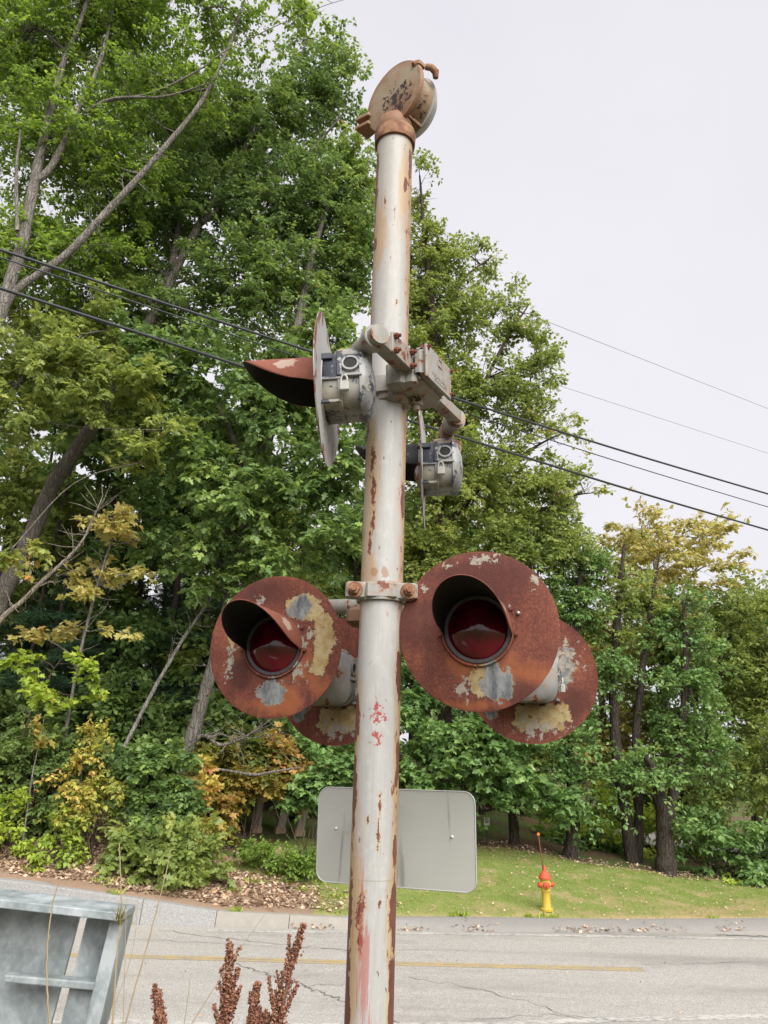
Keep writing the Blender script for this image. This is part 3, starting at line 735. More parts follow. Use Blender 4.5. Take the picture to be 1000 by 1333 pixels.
nF = [-.19, -.98, 0]
mL, hL = head(P(357, 840, 2.75), [-.27, -.963, 0], M['discL'], M['visor'], M['housing_grey'], seed=1)
mR, hR = head(P(622, 819, 2.42), [-.28, -.96, 0], M['discR'], M['visor'], M['housing_grey'], seed=2)
mLb, hLb = head(P(438, 886, 3.12), [.30, .95, 0], M['discB'], M['visor'], M['housing_grey'], seed=3, side=1)
mRb, hRb = head(P(691.5, 881, 3.02), [.25, .97, 0], M['discB'], M['visor'], M['housing_grey'], seed=4, side=1)
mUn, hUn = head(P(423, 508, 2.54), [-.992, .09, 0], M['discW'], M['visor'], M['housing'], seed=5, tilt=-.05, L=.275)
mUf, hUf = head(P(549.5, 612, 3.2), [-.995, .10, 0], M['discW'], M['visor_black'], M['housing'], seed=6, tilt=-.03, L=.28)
b = B(); b.lathe([(0, .012), (.004, .011), (.0065, .006), (.0075, 0)], 10, Matrix.Translation((-.128, .0, .048))); b.build('disc_bolt', M['zinc'], hR, mR, True)

def bolt(b, p, d, r=.016, ln=.03, washer=True):
    """hex head bolt at p pointing along d"""
    m = Vector(nrm(d)).to_track_quat('Y', 'Z').to_matrix().to_4x4(); m.translation = Vector(p)
    if washer: b.lathe([(0, .004), (r * 1.45, .004), (r * 1.5, 0), (r * 1.5, -.003)], 16, m)
    b.lathe([(0, ln * .62), (r * .9, ln * .60), (r, ln * .5), (r, 0)], 6, m)
    b.lathe([(0, ln), (r * .55, ln), (r * .55, ln * .5)], 10, m)
# --- lower cross arm: band round the pole, bracket behind it, pipe arm and drop fittings to the two pairs of heads
zcl = P(487, 768, 2.49)[2]
b = B(); hh = .030
ringp = [(.0712, -hh), (.0712, hh), (.082, hh), (.084, hh * .6), (.084, -hh * .6), (.082, -hh)]
b.lathe(ringp, 40, Matrix.Translation((0, 0, zcl)) @ RZ, closed=True)
b.box((-.082, -.052, zcl), (.036, .016, hh - .002), Matrix.Rotation(math.radians(6), 3, 'Z'), .006)
b.box((.082, -.052, zcl), (.036, .016, hh - .002), Matrix.Rotation(math.radians(-6), 3, 'Z'), .006)
b.box((0, -.072, zcl), (.05, .012, hh - .004), None, .005)
clamp = b.build('clamp_band', M['peel2'], sig, POLE_M, 'auto')
for s in (-1, 1):
    b = B(); bolt(b, (s * .088, -.068, zcl), (s * .05, -1, .0), .018, .04); b.build('clamp_bolt', M['bellrust'], clamp, POLE_M)
aL = (np.array(mL.translation) + np.array(mLb.translation)) / 2; aR = (np.array(mR.translation) + np.array(mRb.translation)) / 2
za = P(440, 786, 2.9)[2]
aL = np.array([aL[0], aL[1], za]); aR = np.array([aR[0], aR[1], za])
amid = aL + (aR - aL) * .42
b = B(); b.tube([aL - (aR - aL) * .02, aL, amid, aR, aR + (aR - aL) * .02], .030, 20); arm = b.build('cross_arm', M['peel2'], sig, Matrix(), 'auto')
b = B(); b.tube([[PX, PYY + .06, zcl], [amid[0] * .5, PYY + .5 * (amid[1] - PYY), zcl - .005], amid], [.05, .045, .042], 20)
b.box((amid[0], amid[1], za - .0), (.075, .05, .05), Matrix.Rotation(math.atan2(*(aR - aL)[1::-1]), 3, 'Z'), .012)
b.box((amid[0] - .09, amid[1] - .05, za - .055), (.06, .05, .035), Matrix.Rotation(math.atan2(*(aR - aL)[1::-1]), 3, 'Z'), .015)
b.build('arm_bracket', M['bell'], sig, Matrix(), 'auto')
for a_, m1, m2 in ((aL, mL, mLb), (aR, mR, mRb)):
    zl = m1.translation.z
    b = B(); b.tube([a_ + [0, 0, .036], a_ + [0, 0, -.03], [a_[0], a_[1], zl + .02]], [.042, .042, .036], 20)
    for mm in (m1, m2):
        q = np.array(mm @ Vector((0, -.16, .0))); b.tube([[a_[0], a_[1], zl + .02], q], [.045, .06], 18)
    b.build('head_mount', M['peel2'], arm, Matrix(), 'auto')

# --- upper cross arm: box beam past the pole, junction box with a cover, elbows down to the heads
ad = nrm([.42, .907, 0]); ap = np.array([ad[1], -ad[0], 0])      # along, and outward (towards the camera's side)
def UA(s, o, z): return np.array([PX, PYY, 0]) + ad * s + ap * o + np.array([0, 0, z])
zu = P(530, 490, 2.75)[2] - .02
AM = Matrix(((ad[0], ap[0], 0, PX), (ad[1], ap[1], 0, PYY), (0, 0, 1, zu), (0, 0, 0, 1))) @ Matrix.Rotation(math.radians(-4.2), 4, 'Y')   # local: x along, y outward, z up
s0, s1 = -.34, .42
b = B(); b.box((-.135, .115, .012), (.205, .025, .029), None, .006); b.box((.25, .115, 0), (.18, .024, .027), None, .006)
b.box((-.03, .085, -.02), (.11, .035, .048), None, .012); b.box((.0, .112, -.022), (.125, .045, .044), None, .012); b.box((.0, .143, -.02), (.10, .03, .034), None, .01)
b.box((-.02, .04, -.05), (.06, .05, .04), None, .012)
ua = b.build('cross_arm', M['peel'], sig, AM, 'auto')
b = B(); b.box((-.205, .143, .018), (.085, .005, .036), None, .002); b.build('arm_plate', M['peel2'], ua, AM)
b = B(); b.box((-.005, .165, .014), (.118, .026, .058), None, .018); jb = b.build('junction_box', M['peel2'], ua, AM, 'auto')
b = B(); b.box((-.002, .195, .014), (.122, .006, .062), None, .004); jc = b.build('junction_cover', M['peel2'], ua, AM, 'auto')
b = B()
for (bx, bz, bw, bh) in ((.0, .034, .020, .0018), (.0, .060, .020, .0018), (-.019, .047, .0018, .0145), (.019, .047, .0018, .0145)): b.box((bx, .2015, bz), (bw, .002, bh))
for i in range(9): b.box((-.07 + i * .017, .2015, -.012), (.0045, .0015, .004 + .002 * (i % 3)))
for i in range(6): b.box((-.05 + i * .017, .2015, -.028), (.0045, .0015, .004))
tag(b.build('cover_lettering', M['peel'], ua, AM), kind='stuff')
for (p_, d_, r_, l_) in ([((bx, .148, bz), (0, 1, 0), .011, .022) for bx, bz in ((-.275, .042), (-.275, -.008), (-.14, .042), (-.14, -.008))] +
        [((bx, .190, bz), (0, 1, .3), .011, .022) for bx, bz in ((-.112, .062), (.113, .06), (.115, -.03))] + [((-.08, .165, .072), (0, 0, 1), .011, .02)]):
    b = B(); bolt(b, p_, d_, r_, l_, False); b.build('arm_bolt', M['rust'], ua, AM)
b = B(); bolt(b, (.0, .11, -.066), (0, 0, -1), .024, .045); b.build('drain_plug', M['bell'], ua, AM)
b = B(); b.lathe([(.0715, -.035), (.0715, .035), (.086, .03), (.086, -.03)], 40, Matrix.Translation((0, 0, zu - .03)) @ RZ, closed=True); b.build('clamp_band', M['peel2'], sig, POLE_M, 'auto')
for hm, sA, zoff in ((mUn, s0, .02), (mUf, s1, -.005)):
    top = np.array(hm @ Vector((0, -.098, .111))); e = np.array(AM @ Vector((sA, .115, zoff)))
    ze = e[2]; q = np.array([top[0], top[1], ze]); L_ = nrm(e - q)
    corner = [q - [0, 0, .075], q - [0, 0, .03] + L_ * .006, q + L_ * .03 - [0, 0, .004], q + L_ * .055]
    b = B(); b.tube([top - [0, 0, .012]] + list(spline(corner, 5)) + [e + L_ * .02], .033, 20)
    el = b.build('pipe_elbow', M['peel'], ua, Matrix(), 'auto')
    b = B(); b.lathe([(.036, -.006), (.055, -.006), (.055, .008), (.042, .014), (.034, .014)], 20, Matrix.Translation(Vector(top)) @ RZ); b.build('pipe_flange', M['rust'], ua, Matrix(), 'auto')
    b = B(); b.box(tuple(top - [0, 0, .035]), (.062, .075, .035), None, .012)
    m_ = Vector(e - L_ * .01); b.tube([e - L_ * .035, e - L_ * .005], .042, 18); b.build('pipe_collar', M['peel2'], ua, Matrix(), 'auto')
b = B(); b.tube([UA(-.02, .08, zu - .045), UA(-.10, .13, zu - .06)], .009, 8); b.build('rod', M['galv'], ua, Matrix())

# ------------------------------------------------------------------ back of the grey sign bolted behind the pole
sc_ = (P(513, 1026, 2.72) + P(513, 1157, 2.72)) / 2
sc_ = P(513, 1090, 2.72)
sg = empty('road_sign', (PX, PYY + .08, 1.62), 'bare grey back of a rounded metal road sign strapped behind the rusty pole', 'sign')
yaw = math.radians(-20)
SM = Matrix.Translation(Vector(sc_)) @ Matrix.Rotation(yaw, 4, 'Z') @ Matrix.Rotation(math.radians(-.8), 4, 'Y')
hw, hh_, rc_ = .295, .160, .04
pl = []
for cx, cz, a0 in ((hw - rc_, hh_ - rc_, 0), (-hw + rc_, hh_ - rc_, 90), (-hw + rc_, -hh_ + rc_, 180), (hw - rc_, -hh_ + rc_, 270)):
    for k_ in range(9):
        a = math.radians(a0 + k_ * 90 / 8); pl.append((cx + rc_ * math.cos(a), 0, cz + rc_ * math.sin(a)))
holes = [(-.222, .02), (.213, .012)]
b = B(); b.slab(pl, (0, .0025, 0)); b.build('sign_panel', M['sign'], sg, SM)
t = T('sign_edge', .4, .5, .3); t.col((.62, .62, .6)); b = B(); b.tube(pl + [pl[0]], .0022, 6, False); b.build('sign_rim', t.mat, sg, SM, True)
for hx, hz in holes:
    b = B(); b.lathe([(0, -.004), (.004, -.004), (.005, 0)], 12, Matrix.Translation((hx, -.001, hz))); o = b.build('rivet', plain('bright_rivet', (.85, .85, .83), .4, .05, 20), sg, SM, True)
for z_ in (sc_[2] - .1, sc_[2] + .1):
    b = B(); b.tube([(PX - .03, PYY + .062, z_), (sc_[0] - .06, sc_[1] - .02, z_)], .012, 8); b.tube([(PX + .03, PYY + .062, z_), (sc_[0] - .02, sc_[1] - .01, z_)], .012, 8)
    b.build('sign_bracket', M['rust'], sg, Matrix())

# ================================================================== VEGETATION
LEAF = {}
def tmpl(key, half, mid, cup=.12, wx=1.):
    """leaf outline: half-outline points from base to tip (x, y); fan from a midrib point, folded along the midrib"""
    pts = [(0, mid)] + [half[0]] + [(x * wx, y) for x, y in half[1:-1]] + [half[-1]] + [(-x * wx, y) for x, y in half[1:-1][::-1]]
    v = np.array([(x, y, cup * abs(x) * 1.2 - .18 * y * y) for x, y in pts]); n = len(pts) - 1
    f = np.array([(0, 1 + i, 1 + (i + 1) % n) for i in range(n)])
    LEAF[key] = (v, f)
tmpl('lobed', [(0, 0), (.30, .14), (.13, .34), (.42, .50), (.15, .66), (.20, .84), (0, 1.05)], .45)
tmpl('maple', [(0, 0), (.40, .02), (.26, .22), (.55, .50), (.22, .58), (.16, .84), (0, 1.)], .35)
tmpl('oval', [(0, 0), (.29, .42), (0, 1.)], .45)
LEAF['small'] = (np.array([(0, 0, 0), (.3, .5, .06), (0, 1, -.12), (-.3, .5, .06)]), np.array([(0, 1, 2), (0, 2, 3)]))
LEAF['long'] = (np.array([(0, 0, 0), (.15, .45, .03), (0, 1, -.22), (-.15, .45, .03)]), np.array([(0, 1, 2), (0, 2, 3)]))
LEAF['needle'] = (np.array([(-.035, 0, 0), (.035, 0, 0), (0, 1, -.1)]), np.array([(0, 1, 2)]))

class Wood:
    def __init__(s): s.v = []; s.f = []; s.n = 0
    def tube(s, p, r, n=6):
        p = np.asarray(p, float); r = np.asarray(r, float); k = len(p)
        d = np.gradient(p, axis=0); d /= np.maximum(np.linalg.norm(d, axis=1), 1e-9)[:, None]
        a = np.cross(d, [.31, .93, .2]); a /= np.maximum(np.linalg.norm(a, axis=1), 1e-9)[:, None]; b = np.cross(d, a)
        q = np.arange(n) * 2 * math.pi / n
        v = p[:, None] + r[:, None, None] * (np.cos(q)[None, :, None] * a[:, None] + np.sin(q)[None, :, None] * b[:, None])
        idx = s.n + np.arange(k * n).reshape(k, n); nx_ = np.roll(idx, -1, axis=1)
        s.f.append(np.stack([idx[:-1], nx_[:-1], nx_[1:], idx[1:]], -1).reshape(-1, 4)); s.v.append(v.reshape(-1, 3)); s.n += k * n
    def sticks(s, p0, p1, r0, r1):
        n = len(p0); d = p1 - p0; d /= np.maximum(np.linalg.norm(d, axis=1), 1e-9)[:, None]
        a = np.cross(d, [.31, .93, .2]); a /= np.maximum(np.linalg.norm(a, axis=1), 1e-9)[:, None]; b = np.cross(d, a)
        vs = []
        for p, r in ((p0, r0), (p1, r1)):
            for q in (0, 2.094, 4.189): vs.append(p + r * (math.cos(q) * a + math.sin(q) * b))
        v = np.stack(vs, 1).reshape(-1, 3); base = s.n + np.arange(n)[:, None] * 6
        f = np.stack([base + np.array([i, (i + 1) % 3, 3 + (i + 1) % 3, 3 + i]) for i in range(3)], 1).reshape(-1, 4)
        s.v.append(v); s.f.append(f); s.n += n * 6
    def mesh(s, name): return fast_mesh(name, np.concatenate(s.v), np.concatenate(s.f))

def leaves_mesh(name, c, ax, nr, size, tint, key):
    v, f = LEAF[key]
    sd = np.cross(ax, nr); sd /= np.maximum(np.linalg.norm(sd, axis=1), 1e-9)[:, None]; nr = np.cross(sd, ax)
    V = c[:, None] + size[:, None, None] * (v[None, :, 0:1] * sd[:, None] + v[None, :, 1:2] * ax[:, None] + v[None, :, 2:3] * nr[:, None])
    nv = len(v); F = (f[None] + (np.arange(len(c)) * nv)[:, None, None]).reshape(-1, 3)
    return fast_mesh(name, V.reshape(-1, 3), F, np.repeat(tint, nv))

def unit(a): return a / np.maximum(np.linalg.norm(a, axis=-1, keepdims=True), 1e-9)
UPV = np.array([0, 0, 1.])
def lobe(px, py, Y, rx, ry, d=1., rd=None, tint=0.):
    c = PY(px, py, Y); z = (c - CAM) @ fw
    return dict(c=c, r=np.array([rx * z / 1000, (rd if rd else max(rx, ry) * .8) * z / 1000, ry * z / 1000]), d=d, t=tint)

LEAFCOUNT = [0, 0]
DENS = 1.55
def crown(g, lobes, skel, srad, wood, key='lobed', size=.14, dens=1., spr=5, ros=4, k=6, spl=.55, droop=.25, limb_r=.05, sticks=True, flat=.0, up=1.0, shell=.42):
    skel = np.asarray(skel); srad = np.asarray(srad)
    C, A, N, S, TT = [], [], [], [], []; st0, st1 = [], []
    for L in lobes:
        c, r = L['c'], L['r']
        dist = np.linalg.norm(skel - c, axis=1)
        if dist.min() > .35 * r.min():
            low = skel[:, 2] < c[2] + .2 * r[2]
            i = np.argmin(np.where(low, dist + .6 * np.abs(skel[:, 2] - (c[2] - .5 * dist)), 1e6)) if low.any() else np.argmin(dist)
            a = skel[i]; ln = np.linalg.norm(c - a); m_ = (a + c) / 2 + g.normal(size=3) * .06 * ln + UPV * .08 * ln
            p = spline([a, m_, c], 5); rr = np.linspace(min(limb_r, srad[i] * .8), .016, len(p)); wood.tube(p, rr, 7)
            skel = np.vstack([skel, p[2:]]); srad = np.r_[srad, rr[2:]]
        area = math.pi * r[0] * r[2]
        ns = max(2, int(area * 4.5 * DENS * dens * L['d'] * (.55 / spl) * (.14 / size)))
        u = unit(g.normal(size=(ns, 3))) * (g.uniform(0, 1, (ns, 1)) ** shell); Q = c + u * r
        lobe_t = L['t'] + g.normal() * .04
        for q in Q:
            i = np.argmin(np.linalg.norm(skel - (c * .45 + q * .55), axis=1)); a = skel[i]; ln = np.linalg.norm(q - a)
            m_ = (a + q) / 2 + UPV * .10 * ln + g.normal(size=3) * .07 * ln
            tt = np.linspace(0, 1, 4)[:, None]; p = (1 - tt) ** 2 * a + 2 * tt * (1 - tt) * m_ + tt ** 2 * q
            wood.tube(p, np.linspace(min(srad[i] * .6, .010 + .007 * ln), .004, 4), 3)
            t_ = np.r_[1., g.uniform(.3, 1, spr - 1)][:, None]; b = (1 - t_) ** 2 * a + 2 * t_ * (1 - t_) * m_ + t_ ** 2 * q
            tan = unit(q - a); rh = g.normal(size=(spr, 3)); rh[:, 2] *= .35
            d = unit(.6 * tan + .8 * unit(rh) + .5 * (b - c) / r + UPV * g.uniform(-.15, .3, (spr, 1)))
            d[:, 2] *= (1 - flat); d = unit(d)
            Ls = g.uniform(.6, 1.3, (spr, 1)) * spl
            sd = unit(np.cross(d, UPV)); e = b + d * Ls - UPV * droop * Ls; st0.append(b); st1.append(e)
            uu = g.uniform(.15, 1, (spr, ros, 1)); vv = g.uniform(-.55, .55, (spr, ros, 1)) * (.3 + .7 * uu)
            rp = b[:, None] + d[:, None] * Ls[:, None] * uu + sd[:, None] * Ls[:, None] * vv - UPV * (droop * Ls[:, None] * uu ** 2) + g.normal(size=(spr, ros, 3)) * [.03, .03, .02 + .05 * (1 - flat)]
            an = g.uniform(0, 2 * math.pi, (spr, ros, k, 1))
            ra = np.cos(an) * d[:, None, None] + np.sin(an) * sd[:, None, None] + .35 * d[:, None, None]
            ax_ = unit(ra - UPV * g.uniform(-.1, .75, (spr, ros, k, 1)) + g.normal(size=(spr, ros, k, 3)) * .2)
            nr_ = unit(UPV * up + g.normal(size=(spr, ros, k, 3)) * .45 + (d * .15)[:, None, None])
            sz = size * g.uniform(.5, 1.4, (spr, ros, k))
            cc = rp[:, :, None] + ax_ * (.18 * sz[..., None])
            ti = np.clip(.5 + lobe_t + g.normal(size=(1,)) * .05 + g.normal(size=(spr, 1, 1)) * .06 + g.normal(size=(spr, ros, k)) * .10, 0, 1)
            C.append(cc.reshape(-1, 3)); A.append(ax_.reshape(-1, 3)); N.append(nr_.reshape(-1, 3)); S.append(sz.ravel()); TT.append(ti.ravel())
    if sticks: wood.sticks(np.concatenate(st0), np.concatenate(st1), .005, .0025)
    C = np.concatenate(C); LEAFCOUNT[0] += len(C); LEAFCOUNT[1] += len(C) * len(LEAF[key][1])
    return leaves_mesh('crown', C, np.concatenate(A), np.concatenate(N), np.concatenate(S), np.concatenate(TT), key)

def pline(pts):
    """rows (px, py, Y, radius) -> smooth world polyline, radii"""
    q = np.array([np.r_[PY(a, b, c), r] for a, b, c, r in pts]); s = spline(q, 6); return s[:, :3], np.abs(s[:, 3])

def tree(name, label, cat, trunks, lobes, leafm, bark, group=None, seed=0, crown_name='crown', trunk_name='trunk', root=True, **kw):
    g = np.random.default_rng(seed + 100); wood = Wood(); sk, sr = [], []
    for tr in trunks:
        p, r = pline(tr)
        p = p + np.cumsum(g.normal(size=p.shape), axis=0) * .006 * min(1, r.max() * 12)
        if root and tr is trunks[0]:
            zg = float(tz(p[0, 0], p[0, 1]))
            if p[0, 2] > zg - .05:
                d0 = unit(p[0] - p[3]); kk = min((zg - .1 - p[0, 2]) / min(d0[2], -.25), 2.5); ft = p[0] + d0 * kk; ft[2] = min(ft[2], float(tz(ft[0], ft[1])) - .1)
                p = np.vstack([ft, p]); r = np.r_[r[0] * 1.35, r]
        for q in range(int(len(p) * .9) if r.max() > .05 else 2):
            i_ = g.integers(len(p) // 4, len(p) - 1); d_ = unit(g.normal(size=3) + UPV * .3); l_ = g.uniform(.3, .9)
            wood.tube(np.array([p[i_], p[i_] + d_ * l_ * .5 + g.normal(size=3) * .05, p[i_] + d_ * l_ + UPV * .1]), [min(.018, r[i_] * .4), .009, .003], 4)
        wood.tube(p, r * (1 + .07 * np.sin(np.arange(len(r)) * 1.9 + seed)), 12 if r.max() > .06 else 7); sk.append(p[len(p) // 4:]); sr.append(r[len(p) // 4:])
    sk = np.vstack(sk); sr = np.concatenate(sr); b0 = pline(trunks[0])[0][0]
    zg = float(tz(b0[0], b0[1])); e = empty(name, (b0[0], b0[1], zg), label, cat, group)
    if lobes:
        cm = crown(g, lobes, sk, sr, wood, **kw); link(crown_name, cm, leafm, e, Matrix(), False)
    link(trunk_name, wood.mesh(trunk_name), bark, e, Matrix()); return e
def clone(e, loc, rz, sc__, label=None, group=None):
    r = e.copy(); COL.objects.link(r); r.location = loc; r.rotation_euler = (0, 0, rz); r.scale = (sc__,) * 3
    if label: r['label'] = label
    if group: r['group'] = group
    for ch in e.children:
        c = ch.copy(); COL.objects.link(c); c.parent = r
    return r

g1 = [(0, (0.059, 0.104, 0.044)), (.45, (0.142, 0.226, 0.072)), (.7, (0.251, 0.345, 0.092)), (.93, (0.384, 0.439, 0.122)), (.975, (0.370, 0.281, 0.063)), (1, (0.571, 0.168, 0.037))]
LM = {
 'oak': leaf_mat('oak_leaf', g1),
 'ash': leaf_mat('ash_leaf', [(0, (0.078, 0.134, 0.034)), (.5, (0.168, 0.265, 0.053)), (.8, (0.277, 0.381, 0.078)), (.96, (0.445, 0.461, 0.097)), (1, (0.476, 0.196, 0.037))], .45),
 'maple': leaf_mat('maple_leaf', [(0, (0.060, 0.119, 0.042)), (.5, (0.150, 0.254, 0.079)), (.85, (0.265, 0.374, 0.117)), (1, (0.419, 0.454, 0.139))], .3, .38),
 'lightoak': leaf_mat('pale_oak_leaf', [(0, (0.110, 0.154, 0.048)), (.5, (0.218, 0.284, 0.078)), (.8, (0.356, 0.386, 0.110)), (.93, (0.328, 0.276, 0.083)), (1, (0.515, 0.248, 0.083))], .42),
 'dark': leaf_mat('dark_green_leaf', [(0, (0.056, 0.099, 0.030)), (.5, (0.131, 0.199, 0.057)), (.9, (0.256, 0.305, 0.075)), (1, (0.466, 0.412, 0.084))], .25, .4),
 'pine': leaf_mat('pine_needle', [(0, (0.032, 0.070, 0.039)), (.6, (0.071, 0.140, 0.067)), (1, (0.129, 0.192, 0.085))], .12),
 'gold': leaf_mat('golden_leaf', [(0, (.22, .24, .07)), (.3, (.38, .35, .10)), (.6, (.52, .46, .17)), (.85, (.52, .38, .15)), (1, (.24, .27, .07))], .42, hue=.5, val=1.35),
 'orange': leaf_mat('orange_leaf', [(0, (.08, .12, .03)), (.3, (.16, .19, .045)), (.5, (.30, .26, .06)), (.72, (.42, .29, .08)), (.9, (.48, .27, .11)), (1, (.14, .21, .05))], .38, hue=.5, val=1.35),
 'lime': leaf_mat('lime_leaf', [(0, (0.123, 0.180, 0.036)), (.5, (0.294, 0.403, 0.061)), (.85, (0.492, 0.530, 0.097)), (1, (0.421, 0.309, 0.051))], .4),
 'mixed': leaf_mat('turning_leaf', [(0, (.09, .16, .05)), (.35, (.18, .26, .06)), (.52, (.33, .37, .08)), (.70, (.52, .47, .11)), (.88, (.54, .36, .11)), (1, (.44, .22, .10))], .42, hue=.5, val=1.35),
 'olive': leaf_mat('olive_gold_leaf', [(0, (0.129, 0.133, 0.044)), (.5, (0.158, 0.144, 0.040)), (.8, (0.256, 0.196, 0.057)), (1, (0.366, 0.230, 0.069))], .4),
}
BK = {'grey': bark_mat('grey_bark', (.12, .10, .08), (.33, .30, .26)), 'pale': bark_mat('pale_bark', (.16, .14, .12), (.36, .33, .29)),
      'dark': bark_mat('dark_bark', (.032, .025, .020), (.125, .10, .08)), 'brown': bark_mat('brown_bark', (.06, .042, .03), (.16, .12, .09)),
      'dead': bark_mat('dead_wood', (.22, .18, .14), (.42, .36, .29)), 'birch': bark_mat('birch_bark', (.20, .19, .17), (.48, .45, .41), 9)}

# ---- big trees on the bank
tree('ash_tree', 'tall forked tree with pale grey limbs reaching over the wires', 'tree',
     [[(-150, 1040, 19, .26), (-70, 620, 17.6, .22), (0, 412, 17, .17), (26, 330, 17, .15), (45, 240, 17, .13), (60, 175, 17, .11), (85, 85, 17, .08), (112, 20, 17, .06), (135, -70, 17, .03)],
      [(0, 412, 17, .14), (22, 378, 17, .10), (90, 330, 17, .095), (155, 262, 17, .09), (200, 214, 17, .075), (262, 140, 17, .06), (290, 85, 17, .05), (308, 40, 17, .04), (326, -20, 17, .02)],
      [(45, 240, 17, .10), (70, 215, 17, .09), (105, 140, 17, .07), (130, 85, 17, .06), (150, 0, 17, .04), (160, -60, 17, .02)],
      [(110, 146, 16.8, .05), (150, 128, 16.6, .04), (215, 125, 16.4, .03), (272, 108, 16.2, .015)],
      [(140, 132, 16.8, .035), (200, 120, 16.5, .03), (260, 90, 16.3, .022), (300, 62, 16.2, .015), (400, 15, 16, .01), (460, -5, 16, .006)],
      [(22, 300, 16.6, .05), (20, 230, 16.5, .045), (25, 170, 16.4, .03)]],
     [lobe(30, 60, 17.5, 110, 100, .8), lobe(150, 20, 17.5, 120, 80, .8), lobe(270, 10, 17, 90, 45, .5), lobe(90, 190, 18, 110, 90, .8), lobe(230, 110, 17.5, 90, 60, .6), lobe(20, 330, 18, 80, 90, .8), lobe(160, 230, 18.3, 80, 70, .7), lobe(110, 330, 18.4, 80, 60, .6), lobe(380, -10, 16.5, 80, 28, .35)],
     LM['ash'], BK['pale'], seed=1, key='small', size=.115, dens=1.35, shell=.5, droop=.3)
tree('oak_tree', 'leaning oak with furrowed grey trunk rising behind the forked pale tree', 'tree',
     [[(-75, 985, 21.5, .30), (-5, 790, 20.8, .25), (35, 705, 20.5, .23), (72, 625, 20.3, .21), (130, 540, 20, .18), (165, 475, 20, .16), (205, 405, 20, .14), (262, 290, 20, .11), (325, 185, 20, .09), (385, 95, 20, .05)],
      [(205, 405, 20, .12), (225, 340, 20.2, .1), (240, 250, 20.4, .07), (250, 170, 20.4, .03)],
      [(262, 290, 20, .1), (330, 240, 20, .07), (400, 200, 20, .05), (445, 150, 20, .02)]],
     [lobe(320, 165, 20.5, 100, 85), lobe(415, 130, 20.5, 50, 70, .8), lobe(400, 50, 20, 50, 30, .4), lobe(450, 95, 20, 22, 50, .5), lobe(250, 270, 20.5, 100, 80), lobe(385, 270, 20.5, 95, 80, 1.1), lobe(455, 240, 20.5, 45, 80, .9), lobe(150, 330, 20.5, 90, 70), lobe(330, 370, 20.5, 100, 80, 1.), lobe(210, 400, 20.5, 80, 60, .9), lobe(465, 330, 21, 40, 70, .9), lobe(430, 360, 21, 60, 60, .9), lobe(100, 420, 21, 90, 60, .8), lobe(240, 170, 21, 80, 70, .8), lobe(170, 130, 21, 90, 70, .7)],
     LM['oak'], BK['grey'], seed=2, key='small', size=.125, dens=1.3)
tree('oak_tree', 'broad leafy oak whose boughs hang behind the near upper flasher', 'tree',
     [[(240, 1010, 20.5, .24), (255, 940, 20.4, .18), (272, 880, 20.3, .15), (300, 770, 20.2, .13), (340, 600, 20, .15), (385, 430, 20, .12), (405, 340, 20, .09), (430, 250, 20, .05)],
      [(330, 640, 20, .09), (290, 540, 19.4, .07), (240, 480, 18.8, .05)], [(350, 560, 20, .09), (420, 520, 19.5, .07), (450, 460, 19, .04)],
      [(318, 700, 20, .07), (370, 660, 19, .05), (430, 640, 18.4, .03)]],
     [lobe(350, 520, 19, 105, 70), lobe(245, 470, 19, 100, 60), lobe(430, 590, 18.4, 60, 70), lobe(300, 770, 19.6, 60, 45, .8), lobe(230, 700, 19.6, 50, 40, .6), lobe(340, 630, 18.6, 90, 60), lobe(255, 600, 18.8, 60, 50, .9), lobe(445, 700, 18.5, 55, 60, .9), lobe(375, 715, 19, 60, 40, .8), lobe(420, 440, 19.5, 60, 60, .8), lobe(300, 690, 18.8, 50, 35, .8)],
     LM['oak'], BK['grey'], seed=3, key='lobed', size=.17, spl=.6)
tree('oak_tree', 'low spreading oak boughs overhanging at the frame edge under the thick wires', 'tree',
     [[(-130, 1050, 19, .2), (-90, 800, 18.4, .16), (-40, 600, 18, .12), (20, 500, 17.8, .08), (80, 460, 17.6, .05)]],
     [lobe(60, 470, 17.6, 90, 55), lobe(20, 545, 17.6, 60, 40, .9), lobe(150, 510, 17.8, 70, 45, .8), lobe(140, 430, 18.2, 70, 40, .7), lobe(205, 560, 18, 50, 35, .7), lobe(10, 420, 18.3, 40, 40, .6), lobe(15, 715, 17.3, 40, 28, .5, tint=.3), lobe(190, 600, 18, 40, 30, .5)],
     LM['lightoak'], BK['grey'], seed=4, key='lobed', size=.16)
